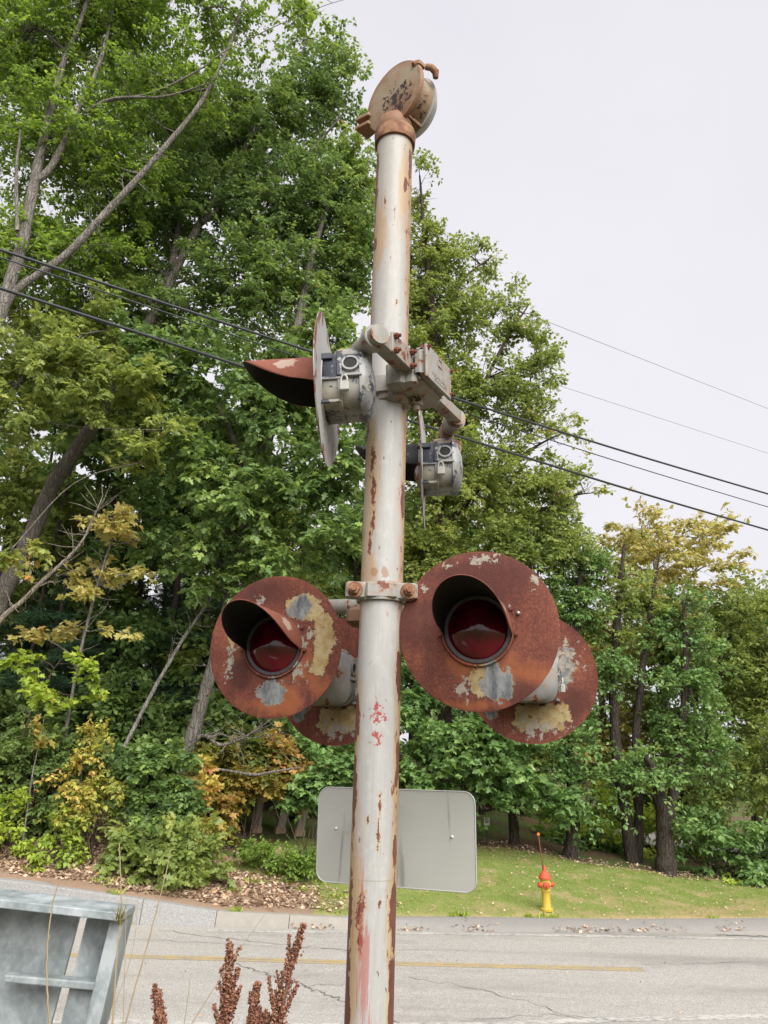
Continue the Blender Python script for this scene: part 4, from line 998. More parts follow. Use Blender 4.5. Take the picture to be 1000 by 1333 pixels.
tree('oak_tree', 'tall oak with feathery edge against the sky behind the top of the pole', 'tree',
     [[(585, 1090, 23, .24), (580, 950, 23, .21), (575, 780, 22.6, .19), (572, 600, 22.3, .16), (565, 430, 22, .12), (555, 320, 22, .08), (548, 230, 22, .03)],
      [(572, 620, 22.3, .1), (620, 520, 22, .07), (660, 440, 22, .05), (690, 395, 22, .02)], [(575, 690, 22.4, .1), (640, 620, 22, .07), (700, 580, 22, .04), (740, 560, 22, .015)],
      [(565, 450, 22, .07), (600, 370, 22, .05), (640, 335, 22, .02)], [(577, 780, 22.5, .09), (650, 700, 22, .07), (730, 650, 22, .04), (775, 640, 22, .015)]],
     [lobe(555, 330, 22, 50, 65, .6), lobe(605, 330, 22, 55, 45, .35), lobe(590, 420, 22, 90, 55, .65), lobe(665, 400, 22, 40, 40, .35), lobe(640, 510, 22, 85, 50, .8), lobe(560, 490, 22, 60, 80, .9), lobe(690, 490, 22, 45, 55, .45), lobe(705, 560, 22, 50, 35, .5), lobe(600, 620, 22, 100, 70), lobe(700, 630, 22, 65, 45, .8), lobe(560, 720, 22, 60, 60), lobe(670, 710, 22, 75, 55), lobe(755, 640, 22, 35, 30, .4), lobe(735, 690, 22, 45, 40, .8), lobe(548, 245, 22, 22, 40, .5), lobe(560, 400, 23, 70, 60, .7), lobe(690, 440, 22, 30, 22, .35)],
     LM['lightoak'], BK['brown'], seed=5, key='small', size=.125, dens=1.25)
tree('maple_tree', 'low dense maple with drooping boughs beside the grey sign back', 'tree',
     [[(670, 1108, 22.5, .15), (667, 1060, 22.5, .13), (655, 990, 22.3, .11), (640, 900, 22, .08), (630, 850, 22, .04)], [(655, 990, 22.3, .07), (610, 960, 21.4, .05), (560, 950, 20.8, .03)]],
     [lobe(600, 960, 20.8, 70, 55), lobe(545, 900, 21, 40, 70, .9), lobe(570, 1010, 20.3, 50, 30), lobe(650, 870, 21.5, 70, 60), lobe(660, 990, 21, 60, 50), lobe(700, 1035, 21, 48, 35, .9), lobe(430, 1000, 20, 50, 40, .7), lobe(585, 1055, 21.2, 28, 28, .7), lobe(650, 950, 20.8, 60, 40, .8)],
     LM['maple'], BK['dark'], seed=6, key='maple', size=.15, dens=.9, droop=.45)
tree('maple_tree', 'slim dark trunked maple standing between hydrant flag and double trunked tree', 'tree',
     [[(742, 1112, 22.3, .20), (747, 1060, 22.3, .15), (737, 960, 22.3, .13), (742, 880, 22.3, .11), (750, 780, 22.3, .08), (758, 710, 22.3, .03)]],
     [lobe(735, 1025, 21.7, 40, 45, .9), lobe(745, 960, 22, 45, 35, .8), lobe(790, 855, 22, 50, 40, .7), lobe(745, 760, 22.5, 45, 55), lobe(768, 725, 22.5, 35, 30, .6), lobe(700, 800, 22.5, 50, 50)],
     LM['maple'], BK['dark'], seed=7, key='small', size=.125, dens=1.15, droop=.4)
tree('oak_tree', 'double trunked dark oak with a split hollow base at the lawn edge', 'tree',
     [[(824, 1131, 22.8, .19), (814, 1060, 22.8, .17), (801, 980, 22.8, .15), (797, 900, 22.8, .13), (803, 800, 22.8, .10), (812, 710, 22.8, .04)],
      [(830, 1131, 22.9, .15), (832, 1050, 22.9, .13), (828, 970, 22.9, .12), (836, 880, 22.9, .10), (850, 780, 22.9, .06), (860, 720, 22.9, .02)]],
     [lobe(795, 765, 23, 50, 40, .7), lobe(770, 810, 23, 45, 35, .7), lobe(850, 790, 23, 50, 45, .7), lobe(810, 880, 23.5, 40, 30, .5), lobe(880, 830, 23, 40, 35, .6)],
     LM['lightoak'], BK['dark'], seed=8, key='small', size=.125, dens=0.94)
tree('oak_tree', 'stout dark trunk with a low umbrella bough at the lawn edge', 'tree',
     [[(868, 1143, 22, .30), (866, 1100, 22, .22), (862, 1050, 22, .19), (852, 1010, 21.9, .13), (840, 985, 21.8, .07)], [(866, 1080, 22, .17), (878, 1020, 22.1, .14), (886, 960, 22.2, .12), (892, 870, 22.3, .09), (888, 780, 22.3, .04)]],
     [lobe(838, 1005, 21.6, 58, 26, 1.2), lobe(800, 1018, 21.6, 25, 18, .8), lobe(900, 880, 22.4, 55, 50, .8), lobe(915, 970, 22.2, 50, 45, .9), lobe(885, 800, 22.4, 45, 40, .7), lobe(880, 930, 22.6, 35, 35, .6)],
     LM['maple'], BK['dark'], seed=9, key='small', size=.125, dens=1.02, droop=.45)
tree('oak_tree', 'airy oak with thin upright stems behind the dark bush', 'tree',
     [[(925, 1135, 25, .14), (920, 1060, 25, .11), (925, 950, 25, .10), (945, 850, 25, .07), (960, 780, 25, .03)], [(924, 1000, 25, .06), (900, 900, 25, .05), (895, 820, 25, .02)]],
     [lobe(955, 880, 25, 50, 55, .8), lobe(985, 960, 24.5, 45, 60, .9), lobe(940, 1030, 24, 50, 40, .9), lobe(975, 800, 25, 40, 40, .6)],
     LM['lightoak'], BK['brown'], seed=10, key='small', size=.125, dens=0.94)
tree('oak_tree', 'leafy oak closing the view at the far end of the lawn', 'tree',
     [[(1020, 1150, 24, .18), (1015, 1050, 24, .15), (1010, 900, 24, .11), (1005, 800, 24, .05)]],
     [lobe(1000, 870, 24, 55, 60, .9), lobe(1000, 1000, 23, 50, 60, 1.), lobe(1020, 800, 24, 60, 50, .7), lobe(1060, 920, 24, 60, 90)],
     LM['lightoak'], BK['dark'], seed=11, key='small', size=.125, dens=0.94)
tree('autumn_tree', 'thin crowned tree turned golden orange rising above the green trees', 'tree',
     [[(870, 1080, 32, .2), (865, 950, 32, .17), (860, 800, 32, .12), (850, 720, 32, .06), (845, 680, 32, .02)], [(862, 830, 32, .08), (900, 750, 32, .05), (935, 700, 32, .02)]],
     [lobe(835, 688, 29, 55, 24, .8), lobe(905, 700, 29, 55, 28, .8), lobe(870, 730, 28.5, 95, 36, .7), lobe(840, 790, 28, 60, 30, .5), lobe(930, 735, 31, 40, 25, .5), lobe(850, 770, 32, 75, 40, .35), lobe(800, 850, 31, 60, 60, .4)],
     LM['gold'], BK['pale'], seed=12, key='small', size=.19, spl=.8, flat=.5, droop=.1)
tree('autumn_tree', 'olive gold tree thinning out behind the double trunked oak', 'tree',
     [[(790, 1085, 33, .18), (785, 950, 33, .15), (780, 850, 33, .1)]],
     [lobe(760, 960, 33, 70, 60, .6), lobe(830, 960, 33, 70, 60, .6), lobe(900, 1000, 33, 60, 60, .5), lobe(720, 1000, 33, 60, 50, .5)],
     LM['gold'], BK['brown'], seed=13, key='small', size=.2, spl=.8)
tree('oak_tree', 'pale olive tree with wispy top on the skyline beyond the golden tree', 'tree',
     [[(985, 1080, 31, .18), (980, 900, 31, .13), (982, 790, 31, .05)]], [lobe(985, 795, 31, 45, 35, .5), lobe(950, 830, 31, 50, 40, .5), lobe(1010, 780, 31, 60, 40, .7), lobe(955, 790, 30, 45, 35, .6), lobe(990, 850, 30, 60, 45, .7), lobe(960, 890, 31, 60, 50, .6)],
     LM['lightoak'], BK['brown'], seed=14, key='small', size=.18, spl=.7)
# ---- dark understory: pines behind the left bank
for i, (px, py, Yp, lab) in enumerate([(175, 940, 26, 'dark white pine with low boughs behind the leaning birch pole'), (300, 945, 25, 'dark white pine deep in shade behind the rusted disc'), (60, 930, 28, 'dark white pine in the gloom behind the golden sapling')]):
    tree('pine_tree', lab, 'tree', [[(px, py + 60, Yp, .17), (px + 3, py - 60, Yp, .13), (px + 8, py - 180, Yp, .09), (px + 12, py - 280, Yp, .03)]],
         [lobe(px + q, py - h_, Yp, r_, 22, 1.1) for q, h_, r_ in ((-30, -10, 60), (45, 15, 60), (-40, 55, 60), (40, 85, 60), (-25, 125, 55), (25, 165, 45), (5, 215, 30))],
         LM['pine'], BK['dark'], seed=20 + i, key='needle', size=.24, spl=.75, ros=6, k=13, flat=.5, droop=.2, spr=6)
pines = [o for o in COL.objects if o.name.startswith('pine_tree')]
for i, (x, y, rz, s_) in enumerate([(-9.5, 26.5, 1., 1.05), (-7.2, 27.5, 2.2, .95), (-4.4, 27.2, 3.3, 1.), (-6, 24.2, 4.2, .8), (-12.5, 27.5, 5., 1.1), (-2.6, 28.5, .6, 1.), (-10.2, 23.6, 2.9, .8), (-15, 26, 1.7, 1.)]):
    src = pines[i % 3]; base_ = WM[src].translation
    e = clone(src, (0, 0, 0), 0, 1, 'dark white pine filling the shade deep behind the bank', 'pines deep in the wood'); e.location = (x, y, float(tz(x, y)))
    for ch in e.children: ch.matrix_parent_inverse = WM[src].inverted()
    e.rotation_euler = (0, 0, rz); e.scale = (s_,) * 3
# ---- saplings
tree('maple_sapling', 'slender sapling with layered golden orange leaves on a pale stem', 'sapling',
     [[(80, 985, 18.8, .045), (95, 900, 18.8, .04), (112, 820, 18.8, .035), (135, 735, 18.8, .03), (150, 690, 18.8, .018), (155, 665, 18.8, .008)]],
     [lobe(150, 686, 18.8, 60, 22, .6, 40), lobe(128, 742, 18.8, 55, 18, .7, 40), lobe(170, 748, 18.5, 28, 16, .7, 20), lobe(118, 822, 18.7, 70, 16, .6, 40), lobe(120, 778, 18.7, 40, 14, .45, 30), lobe(185, 700, 18.6, 40, 16, .5, 20), lobe(60, 832, 19, 50, 18, .4, 20)],
     LM['gold'], BK['pale'], seed=30, key='maple', size=.16, spl=.45, flat=.35, ros=3, k=4, dens=.72)
tree('maple_sapling', 'thin sapling with flat sprays of yellow green leaves under the golden one', 'sapling',
     [[(20, 990, 18.4, .03), (40, 930, 18.4, .025), (70, 870, 18.4, .015), (90, 850, 18.4, .006)]],
     [lobe(60, 862, 18.4, 60, 18, .6, 40), lobe(130, 868, 18.3, 40, 15, .6, 25), lobe(40, 905, 18.2, 60, 20, .6, 40), lobe(10, 865, 18.4, 40, 24, .6, 30), lobe(90, 905, 18.2, 40, 16, .4, 30)],
     LM['lime'], BK['brown'], seed=31, key='maple', size=.13, spl=.4, flat=.35, k=4, ros=3, dens=.7)
tree('maple_sapling', 'spindly sapling with a few peach orange leaves among dark shrubs', 'sapling',
     [[(32, 1080, 17.5, .02), (42, 1010, 17.5, .016), (55, 950, 17.5, .01), (58, 930, 17.5, .004)]], [lobe(60, 945, 17.5, 22, 22, .4, 15)],
     LM['orange'], BK['pale'], seed=32, key='maple', size=.17, spl=.22, k=2, ros=2)
tree('birch_pole', 'dead leaning birch pole with pale blotched bark across the dark pines', 'dead tree',
     [[(176, 945, 20.5, .05), (205, 890, 20.5, .05), (240, 830, 20.5, .045), (275, 780, 20.5, .035), (300, 742, 20.5, .02)]], [], None, BK['birch'], seed=33)
tree('dead_limb', 'long bare broken limb slanting up from the frame edge', 'dead branch',
     [[(-60, 900, 17.2, .07), (-5, 812, 17.2, .06), (30, 782, 17.2, .05), (60, 752, 17.2, .045), (100, 712, 17.2, .03), (116, 680, 17.2, .022), (130, 648, 17.2, .014)], [(48, 765, 17.2, .02), (66, 757, 17.2, .012), (72, 762, 17.2, .006)]], [], None, BK['dead'], seed=34)
tree('dead_limb', 'crooked grey dead branch curling under the rusted disc', 'dead branch',
     [[(238, 1000, 19.3, .05), (250, 972, 19.2, .05), (266, 958, 19.1, .045), (285, 970, 19, .04), (310, 964, 18.9, .035), (330, 952, 18.8, .022), (352, 935, 18.7, .012)],
      [(270, 962, 19, .018), (290, 956, 18.9, .014), (310, 970, 18.8, .012), (318, 990, 18.8, .008), (314, 1006, 18.8, .004)], [(295, 958, 18.9, .012), (330, 960, 18.8, .01), (370, 954, 18.7, .004)]], [], None, BK['grey'], seed=35)
tree('dead_limb', 'straight grey fallen branch lying in the orange shrub', 'dead branch',
     [[(262, 1000, 18.9, .025), (290, 1002, 18.9, .028), (330, 1008, 18.9, .035), (360, 1004, 18.9, .03), (392, 999, 18.9, .015)]], [], None, BK['grey'], seed=36, root=False)
for i, (x0, x1, x2_, yb_, w_, lab) in enumerate([(20, 60, 110, 960, .07, 'leaning dark stem in the shadowed wood behind the dead limb'), (120, 128, 150, 930, .06, 'straight dark stem in the shade behind the golden sapling'), (215, 240, 262, 930, .05, 'thin grey leaning stem beside the birch pole'), (-10, 40, 95, 930, .08, 'brown leaning stem in the wood at the frame edge')]):
    tree('bare_stem', lab, 'tree trunk', [[(x0, yb_, 24 + i, w_), (x1, 760, 24 + i, w_ * .85), (x2_, 540, 24 + i, w_ * .5)]], [lobe(x2_, 540, 24 + i, 60, 45, .5)], LM['oak'], BK['dark'] if i != 2 else BK['grey'], seed=40 + i, key='small', size=.18)
# ---- shrubs along the bank
def shrub(name, label, px, py, Yd, lobes, mat, seed, bark='brown', **kw):
    g = np.random.default_rng(seed); b = PY(px, py, Yd); zg = float(tz(b[0], b[1])); e = empty(name, (b[0], b[1], zg), label, 'shrub')
    wood = Wood(); sk = []; sr = []
    for L in lobes:
        for k_ in range(2):
            q = L['c'] + g.normal(size=3) * L['r'] * .3; p0 = np.array([b[0], b[1], zg - .05]) + g.normal(size=3) * [.12, .12, 0]
            p = spline([p0, (p0 + q) / 2 + g.normal(size=3) * .08, q], 5); r = np.linspace(.018, .006, len(p)); wood.tube(p, r, 5); sk.append(p[2:]); sr.append(r[2:])
    kw.setdefault('spl', .3); kw.setdefault('size', .11); kw.setdefault('key', 'oval'); kw.setdefault('spr', 5)
    link('foliage', crown(g, lobes, np.vstack(sk), np.concatenate(sr), wood, **kw), mat, e, Matrix(), False)
    link('stem', wood.mesh('stem'), BK[bark], e, Matrix()); return e
shrub('bush', 'big dark green bush at the frame edge of the bank', 40, 1090, 18.2, [lobe(40, 985, 18.4, 60, 50), lobe(20, 1040, 18, 55, 40), lobe(80, 1030, 18.2, 45, 45), lobe(-10, 1000, 18.4, 50, 60)], LM['dark'], 50, size=.12, key='lobed')
shrub('bush', 'upright bush turning yellow and orange in the middle of the bank', 115, 1100, 17.6, [lobe(125, 970, 17.8, 28, 30, .9, tint=.15), lobe(110, 1015, 17.6, 38, 35, 1., tint=.17), lobe(140, 1000, 17.6, 35, 35, 1., tint=.05), lobe(120, 1060, 17.5, 40, 25, .8, tint=.1)], LM['mixed'], 51, size=.10, dens=.7)
shrub('bush', 'dark leafy bush beside the yellow turning bush', 200, 1090, 18, [lobe(180, 1000, 18, 45, 45), lobe(225, 1010, 18, 38, 45, 1.), lobe(190, 1050, 17.8, 45, 35), lobe(235, 1060, 18, 30, 35)], LM['oak'], 52, size=.13, key='lobed')
shrub('oak_sapling', 'bright green oak sapling clump spreading low over the kerb', 215, 1140, 17.2, [lobe(185, 1095, 17.2, 45, 28), lobe(235, 1100, 17.1, 42, 32), lobe(210, 1125, 17., 50, 22), lobe(160, 1105, 17.2, 30, 22, .8), lobe(260, 1125, 17.1, 22, 25, .8)], LM['lightoak'], 53, size=.15, key='lobed', spl=.35, up=.8)
shrub('bush', 'lime green bush low at the frame edge near the kerb', 10, 1090, 17.4, [lobe(15, 1050, 17.4, 32, 16), lobe(-5, 1070, 17.3, 30, 20), lobe(5, 1100, 17.1, 25, 12, .6)], LM['lime'], 54, size=.11)
shrub('bush', 'small pale green bush between dark bush and oak clump', 75, 1115, 17.2, [lobe(75, 1080, 17.2, 22, 24), lobe(95, 1105, 17.1, 25, 15, .8), lobe(45, 1110, 17.1, 25, 12, .6)], LM['lime'], 55, size=.10, dens=.8)
shrub('autumn_bush', 'bronze and orange bush arching around the grey stone posts', 320, 1075, 20, [lobe(290, 1005, 20, 40, 40, .9), lobe(335, 1022, 19.8, 45, 26, .8), lobe(375, 1000, 20.2, 40, 40, .7, tint=.2), lobe(280, 1045, 19.6, 35, 30, 1., tint=.1), lobe(330, 975, 20.4, 50, 30, .8, tint=-.2), lobe(285, 1062, 19.5, 22, 16, .8)], LM['orange'], 56, size=.14, key='maple')
shrub('bush', 'orange tipped bush behind the bright green oak clump', 270, 1100, 18.6, [lobe(265, 1050, 18.6, 25, 30, .8, tint=.25), lobe(250, 1010, 18.6, 20, 25, .6, tint=.3), lobe(285, 1085, 18.3, 25, 20, .6, tint=.2)], LM['mixed'], 57, size=.13, key='maple')
shrub('groundcover_mound', 'low lime green mound of ground plants beside the grey sign', 375, 1130, 18.2, [lobe(345, 1112, 18.3, 35, 10), lobe(380, 1122, 18.1, 32, 13), lobe(405, 1118, 18.1, 22, 14), lobe(325, 1105, 18.6, 25, 9)], LM['ash'], 58, size=.07, spl=.16, bark='brown')
shrub('bush', 'green maple shoots hanging beside the grey sign back', 400, 1060, 19.6, [lobe(398, 1028, 19.6, 24, 22), lobe(420, 1010, 19.6, 30, 30, .9), lobe(365, 1035, 19.7, 22, 12, .7)], LM['maple'], 59, size=.15, key='maple')
shrub('bush', 'wide dark bush spilling onto the lawn far from the hydrant', 930, 1150, 22.2, [lobe(910, 1085, 22.4, 45, 28), lobe(955, 1100, 22.2, 45, 28), lobe(985, 1125, 21.8, 40, 24), lobe(930, 1125, 22., 35, 15, .7), lobe(895, 1110, 22.6, 25, 18, .6), lobe(1010, 1110, 22, 40, 40)], LM['maple'], 60, size=.15, spl=.5)
shrub('bush', 'yellow green leafy bush on the lawn edge under the dark bush', 975, 1160, 21.6, [lobe(985, 1150, 21.5, 20, 10, .7), lobe(945, 1148, 21.7, 18, 8, .6)], LM['lime'], 61, size=.10)
shrub('fern_patch', 'pale green ferns filling the gap behind the white thin trunk', 770, 1105, 26, [lobe(765, 1090, 24.2, 35, 14), lobe(800, 1100, 24, 25, 14), lobe(735, 1085, 24.8, 40, 14), lobe(775, 1065, 25.5, 35, 14)], LM['maple'], 62, size=.20, spl=.5, key='long', ros=5, k=8)
shrub('bush', 'light green brush standing between the two dark trunks', 848, 1125, 26, [lobe(800, 1100, 24.2, 30, 22), lobe(760, 1085, 24.6, 35, 20), lobe(848, 1085, 24.5, 24, 38), lobe(905, 1085, 25.5, 35, 30, .8), lobe(850, 1045, 25.5, 28, 25, .8), lobe(790, 1055, 26, 30, 30, .8), lobe(720, 1085, 25.5, 40, 18, .8)], LM['lime'], 63, size=.14, spl=.4)
tree('birch_pole', 'thin white dead stem standing in the ferns', 'dead tree', [[(768, 1105, 25, .045), (766, 1060, 25, .045), (763, 1000, 25, .035)]], [], None, BK['birch'], seed=64)

# ---- deep wood: slender trees, copies of three
protos = []
for i, (mt, kk) in enumerate([('oak', .0), ('maple', .0), ('lightoak', .0)]):
    g = np.random.default_rng(70 + i); wood = Wood(); hgt = 13.5 + i
    p = spline([(0, 0, -.3), (.1, .05, 3), (-.1, .1, 7), (.15, 0, 10), (.1, .1, hgt)], 5); r = np.linspace(.17, .03, len(p)); wood.tube(p, r, 8)
    lb = []
    for q in range(14):
        a = g.uniform(0, 6.28); zz = g.uniform(2.6, hgt); rr = g.uniform(.3, 2.0) * (1 - .5 * abs(zz / hgt - .5)); lb.append(dict(c=np.array([rr * math.cos(a), rr * math.sin(a), zz]), r=np.array([1.5, 1.5, 1.0]) * g.uniform(.7, 1.15), d=.55, t=0))
    e = empty('forest_tree', (0, 0, 0), 'slender leafy tree deep in the wood behind the nearer trees', 'tree', 'slender trees deep in the wood')
    link('crown', crown(g, lb, p[6:], r[6:], wood, key='small', size=.24, spl=.8, spr=6, ros=4, k=5, sticks=False), LM[mt], e, Matrix(), False)
    link('trunk', wood.mesh('trunk'), BK['dark'], e, Matrix()); protos.append(e)
spots = [(11.8, 29), (14, 30), (10.6, 33), (15.5, 33), (-14, 30), (-10.5, 27), (-8, 31), (-5.8, 27.5), (-3.2, 30), (-1, 26.8), (1.2, 29), (3.6, 27.5), (-17, 27), (-12, 36), (-7, 37), (-2, 37), (2.5, 35), (5.5, 31), (-20, 34), (-16, 41), (-4, 43), (4, 41), (7.5, 36), (9.8, 40), (13.5, 37), (17, 41), (8.5, 46), (12.5, 30), (17, 31), (-12.5, 24.5), (-9, 24.8), (-6.6, 24.6), (-4.4, 25.4), (-15.5, 23.5), (-18.5, 24), (-11, 30.5), (-5, 33.5), (-9.5, 33.8), (-14, 33), (0, 32), (-22, 29)]
for i, (x, y) in enumerate(spots):
    s_ = [1., .92, 1.08, .85][i % 4] * (1 if y < 34 else .9)
    if x > 1.5:   # the skyline falls away along the lawn
        pxx = 500 + 970 * x / y; tp = PY(pxx, np.interp(pxx, [560, 700, 800, 870, 950, 1000, 1150], [600, 630, 665, 715, 745, 745, 760]) + 20 * (i % 3), y)[2]; s_ = max(.35, (tp - float(tz(x, y))) / 15.2)
    e = protos[i] if i < 3 else clone(protos[i % 3], (0, 0, 0), 0, 1)
    e.location = (x, y, float(tz(x, y))); e.rotation_euler = (0, 0, i * 1.9); e.scale = (s_,) * 3
# understory brush deep in the wood, copies of two
bp_ = []
for i, mt in enumerate(['dark', 'oak']):
    g = np.random.default_rng(90 + i); wood = Wood(); p = spline([(0, 0, -.1), (.05, 0, .6), (0, .1, 1.4)], 4); r = np.linspace(.03, .01, len(p)); wood.tube(p, r, 5)
    lb = [dict(c=np.array([g.uniform(-1.1, 1.1), g.uniform(-.6, .6), g.uniform(.4, 2.1)]), r=np.array([.9, .7, .6]), d=.7, t=0) for _ in range(6)]
    e = empty('forest_brush', (0, 0, 0), 'shadowed leafy brush between the trunks of the deep wood', 'shrub', 'brush deep in the wood')
    link('foliage', crown(g, lb, p, r, wood, key='small', size=.18, spl=.5, spr=5, ros=4, k=5, sticks=False), LM[mt], e, Matrix(), False); link('stem', wood.mesh('stem'), BK['dark'], e, Matrix()); bp_.append(e)
for i, (x, y) in enumerate([(-9.5, 21.5), (-7, 22.5), (-4.6, 22), (-2.6, 23.2), (-11.5, 24), (-6, 25), (-3.5, 26), (-.8, 24.2), (1, 25), (2.6, 26), (-9, 28), (-13, 22), (4.4, 31), (9.5, 33.5), (12.5, 34.5), (-1, 22.8), (3.5, 32), (13.5, 26)]):
    e = bp_[i] if i < 2 else clone(bp_[i % 2], (0, 0, 0), 0, 1)
    s_ = [1.2, 1., 1.4, .9][i % 4]; e.location = (x, y, float(tz(x, y))); e.rotation_euler = (0, 0, i * 1.3); e.scale = (s_,) * 3
print('LEAVES', LEAFCOUNT)

# ================================================================== SMALLER THINGS
# ---- overhead wires
t = T('wire_insulation', .5, .4); t.col((.035, .038, .042)); wire_m = t.mat
t = T('thin_grey_wire', .5, .4); t.col((.20, .20, .22)); wire_g = t.mat
def wire(label, a, b, h1, h2, r, mat, ext_=(.8, 1.4), sag=.0):
    d1, d2 = ray(*a), ray(*b); p1 = CAM + (h1 - H) / d1[2] * d1; p2 = CAM + (h2 - H) / d2[2] * d2; v = p2 - p1
    q = [p1 - v * ext_[0] + UPV * .25 * sag * 4, p1 + UPV * 0, (p1 + p2) / 2 - UPV * sag, p2, p2 + v * ext_[1] + UPV * sag * 6]
    b_ = B(); b_.tube(spline(q, 14), r, 8)
    tag(b_.build('overhead_wire', mat, None, None, True), label, 'wire', 'overhead wires')
wire('upper thick black overhead wire of the three crossing behind the flashers', (0, 325), (1000, 643), 7.9, 7.9, .016, wire_m, sag=.06)
wire('thinner black overhead wire strung just below the upper thick wire', (0, 335), (1000, 660), 7.75, 7.75, .008, wire_m, sag=.06)
wire('lowest thick black overhead wire meeting the tip of the near upper visor', (0, 375), (1000, 690), 7.5, 7.5, .018, wire_m, sag=.06)
wire('higher of two thin grey wires against the open sky', (640, 390), (1000, 532), 18.5, 19.5, .009, wire_g, (.15, 1.2))
wire('lower of two thin grey wires against the open sky', (660, 480), (1000, 590), 17, 17.5, .008, wire_g, (.15, 1.2))

# ---- fire hydrant
hp = hit(712, 1186, 16.8); hz_ = (hp - CAM) @ fw; k_ = hz_ / 1000
t = T('yellow_hydrant_paint', .6, .35); n = t.noise(9, 6, .7); c = t.mix(n, (.50, .36, .04), (.66, .50, .07)); t.col(t.mix(t.ss(t.noise(22, 6, .7), .64, .70), c, (.24, .15, .06))).bump(n, .4, .01); hy = t.mat
t = T('red_hydrant_paint', .6, .35); n = t.noise(9, 6, .7); c = t.mix(n, (.52, .065, .03), (.66, .11, .05)); t.col(t.mix(t.ss(t.noise(22, 6, .7), .6, .66), c, (.16, .06, .04))).bump(n, .4, .01); hr = t.mat
hyd = empty('fire_hydrant', hp, 'yellow fire hydrant with red bonnet, red caps and a tall marker rod', 'hydrant')
HM = Matrix.Translation(Vector(hp)) @ Matrix.Rotation(math.radians(12), 4, 'Z') @ Matrix.Rotation(math.radians(-2), 4, 'Y') @ Matrix.Scale(k_ * 55 / .80, 4)
b = B(); b.lathe([(0, -.08), (.088, -.08), (.088, .0), (.115, .005), (.118, .045), (.092, .055), (.083, .075), (.078, .2), (.076, .33), (.083, .345), (.092, .35), (.092, .375), (.084, .38), (.088, .42), (.090, .50), (.086, .535), (.10, .545), (.10, .56), (0, .56)], 32, RZ)
b.build('barrel', hy, hyd, HM, 'auto')
b = B(); b.lathe([(.102, .556), (.118, .562), (.12, .585), (.108, .60), (.092, .64), (.062, .68), (.036, .70), (.034, .715), (.03, .72), (.026, .76), (.02, .795), (0, .80)], 32, RZ); b.build('bonnet', hr, hyd, HM, 'auto')
for ang, rr, ln in ((-8, .05, .15), (188, .05, .14), (-100, .062, .13)):
    a = math.radians(ang); m_ = Matrix.Translation((0, 0, .46)) @ Vector((math.cos(a), math.sin(a), 0)).to_track_quat('Y', 'Z').to_matrix().to_4x4()
    b = B(); b.lathe([(rr * .8, .06), (rr * .8, ln - .04)], 20, m_); b.build('nozzle', hy, hyd, HM @ Matrix(), 'auto')
    b = B(); b.lathe([(rr * .8, ln - .045), (rr, ln - .04), (rr * 1.02, ln), (rr * .8, ln + .012), (rr * .35, ln + .014), (rr * .3, ln + .035), (0, ln + .035)], 20, m_); b.build('nozzle_cap', hr, hyd, HM, 'auto')
for q in range(8):
    b = B(); a = q * math.pi / 4; b.lathe([(.011, -.01), (.011, .012), (0, .013)], 6, Matrix.Translation((.106 * math.cos(a), .106 * math.sin(a), .046)) @ RZ)
    b.build('flange_bolt', hy, hyd, HM)
b = B(); b.tube([(.02, .10, .40), (.012, .11, .8), (-.035, .11, 1.34)], .010, 8); b.build('marker_rod', M['rust'], hyd, HM, True)
b = B(); b.lathe([(0, -.012), (.028, -.01), (.032, 0), (.028, .01), (0, .012)], 20, Matrix.Translation((-.037, .105, 1.34))); b.build('reflector', plain('orange_reflector', (.55, .18, .03), .35, .2), hyd, HM, 'auto')

# ---- little white sign on a dark post under the maple
p0 = hit(634, 1100, 18); zz = (p0 - CAM) @ fw; top = PY(634.5, 1064, p0[1])
ls = empty('small_sign', p0, 'small white notice sign on a thin dark post under the maple boughs', 'sign')
hgt = top[2] - p0[2]; ww = 7.5 * zz / 1000; ph = 10 * zz / 1000
LMx = Matrix.Translation(Vector(p0))
b = B(); b.box((0, .02, hgt / 2 - .1), (.022, .012, hgt / 2 + .1)); b.build('post', M['dark'], ls, LMx)
b = B(); b.box((0, 0, hgt - ph / 2), (ww / 2, .004, ph / 2), None, .003); b.build('sign_panel', plain('white_sign_face', (.55, .55, .52), .5, .1), ls, LMx)
b = B()
for i, (q, w_) in enumerate(((.80, .30), (.55, .36), (.38, .28))): b.box((0, -.0055, hgt - ph * (1 - q)), (ww * w_, .001, ph * .05))
tag(b.build('sign_lettering', M['dark'], ls, LMx), kind='stuff')

# ---- three stone posts
t = T('post_granite', .9, .2); n = t.noise(20, 5, .65); t.col(t.mix(n, (.32, .27, .22), (.58, .50, .42))).bump(n, .4, .01); pg = t.mat
t = T('post_foot', .9, .2); n = t.noise(20, 5, .65); t.col(t.mix(n, (.38, .26, .17), (.52, .40, .29))); pf = t.mat
for i, (px, py, tx, ln, lab) in enumerate([(333, 1083, 3, 44, 'orange stained stone post nearest the bronze bush'), (364, 1084, 10, 46, 'leaning stone post in the middle of the three under the bush'), (389, 1087, 8, 44, 'leaning stone post nearest the grey sign')]):
    p0 = hit(px, py, 17); zz = (p0 - CAM) @ fw; s_ = zz / 1000
    e = empty('stone_post', p0, lab, 'post', 'stone posts under the bronze bush'); mm = Matrix.Translation(Vector(p0)) @ Matrix.Rotation(math.radians(25), 4, 'Z')
    b = B(); b.box((0, 0, 2 * s_), (7 * s_, 6 * s_, 5 * s_), None, .01); b.build('foot', pf, e, mm)
    b = B(); sh = Matrix.Shear('XY', 3, (tx / ln, 0)); b.box((tx * .5 * s_, 0, 6 * s_ + ln / 2 * s_), (5.5 * s_, 5 * s_, ln / 2 * s_), sh, .015); b.build('shaft', pg, e, mm)

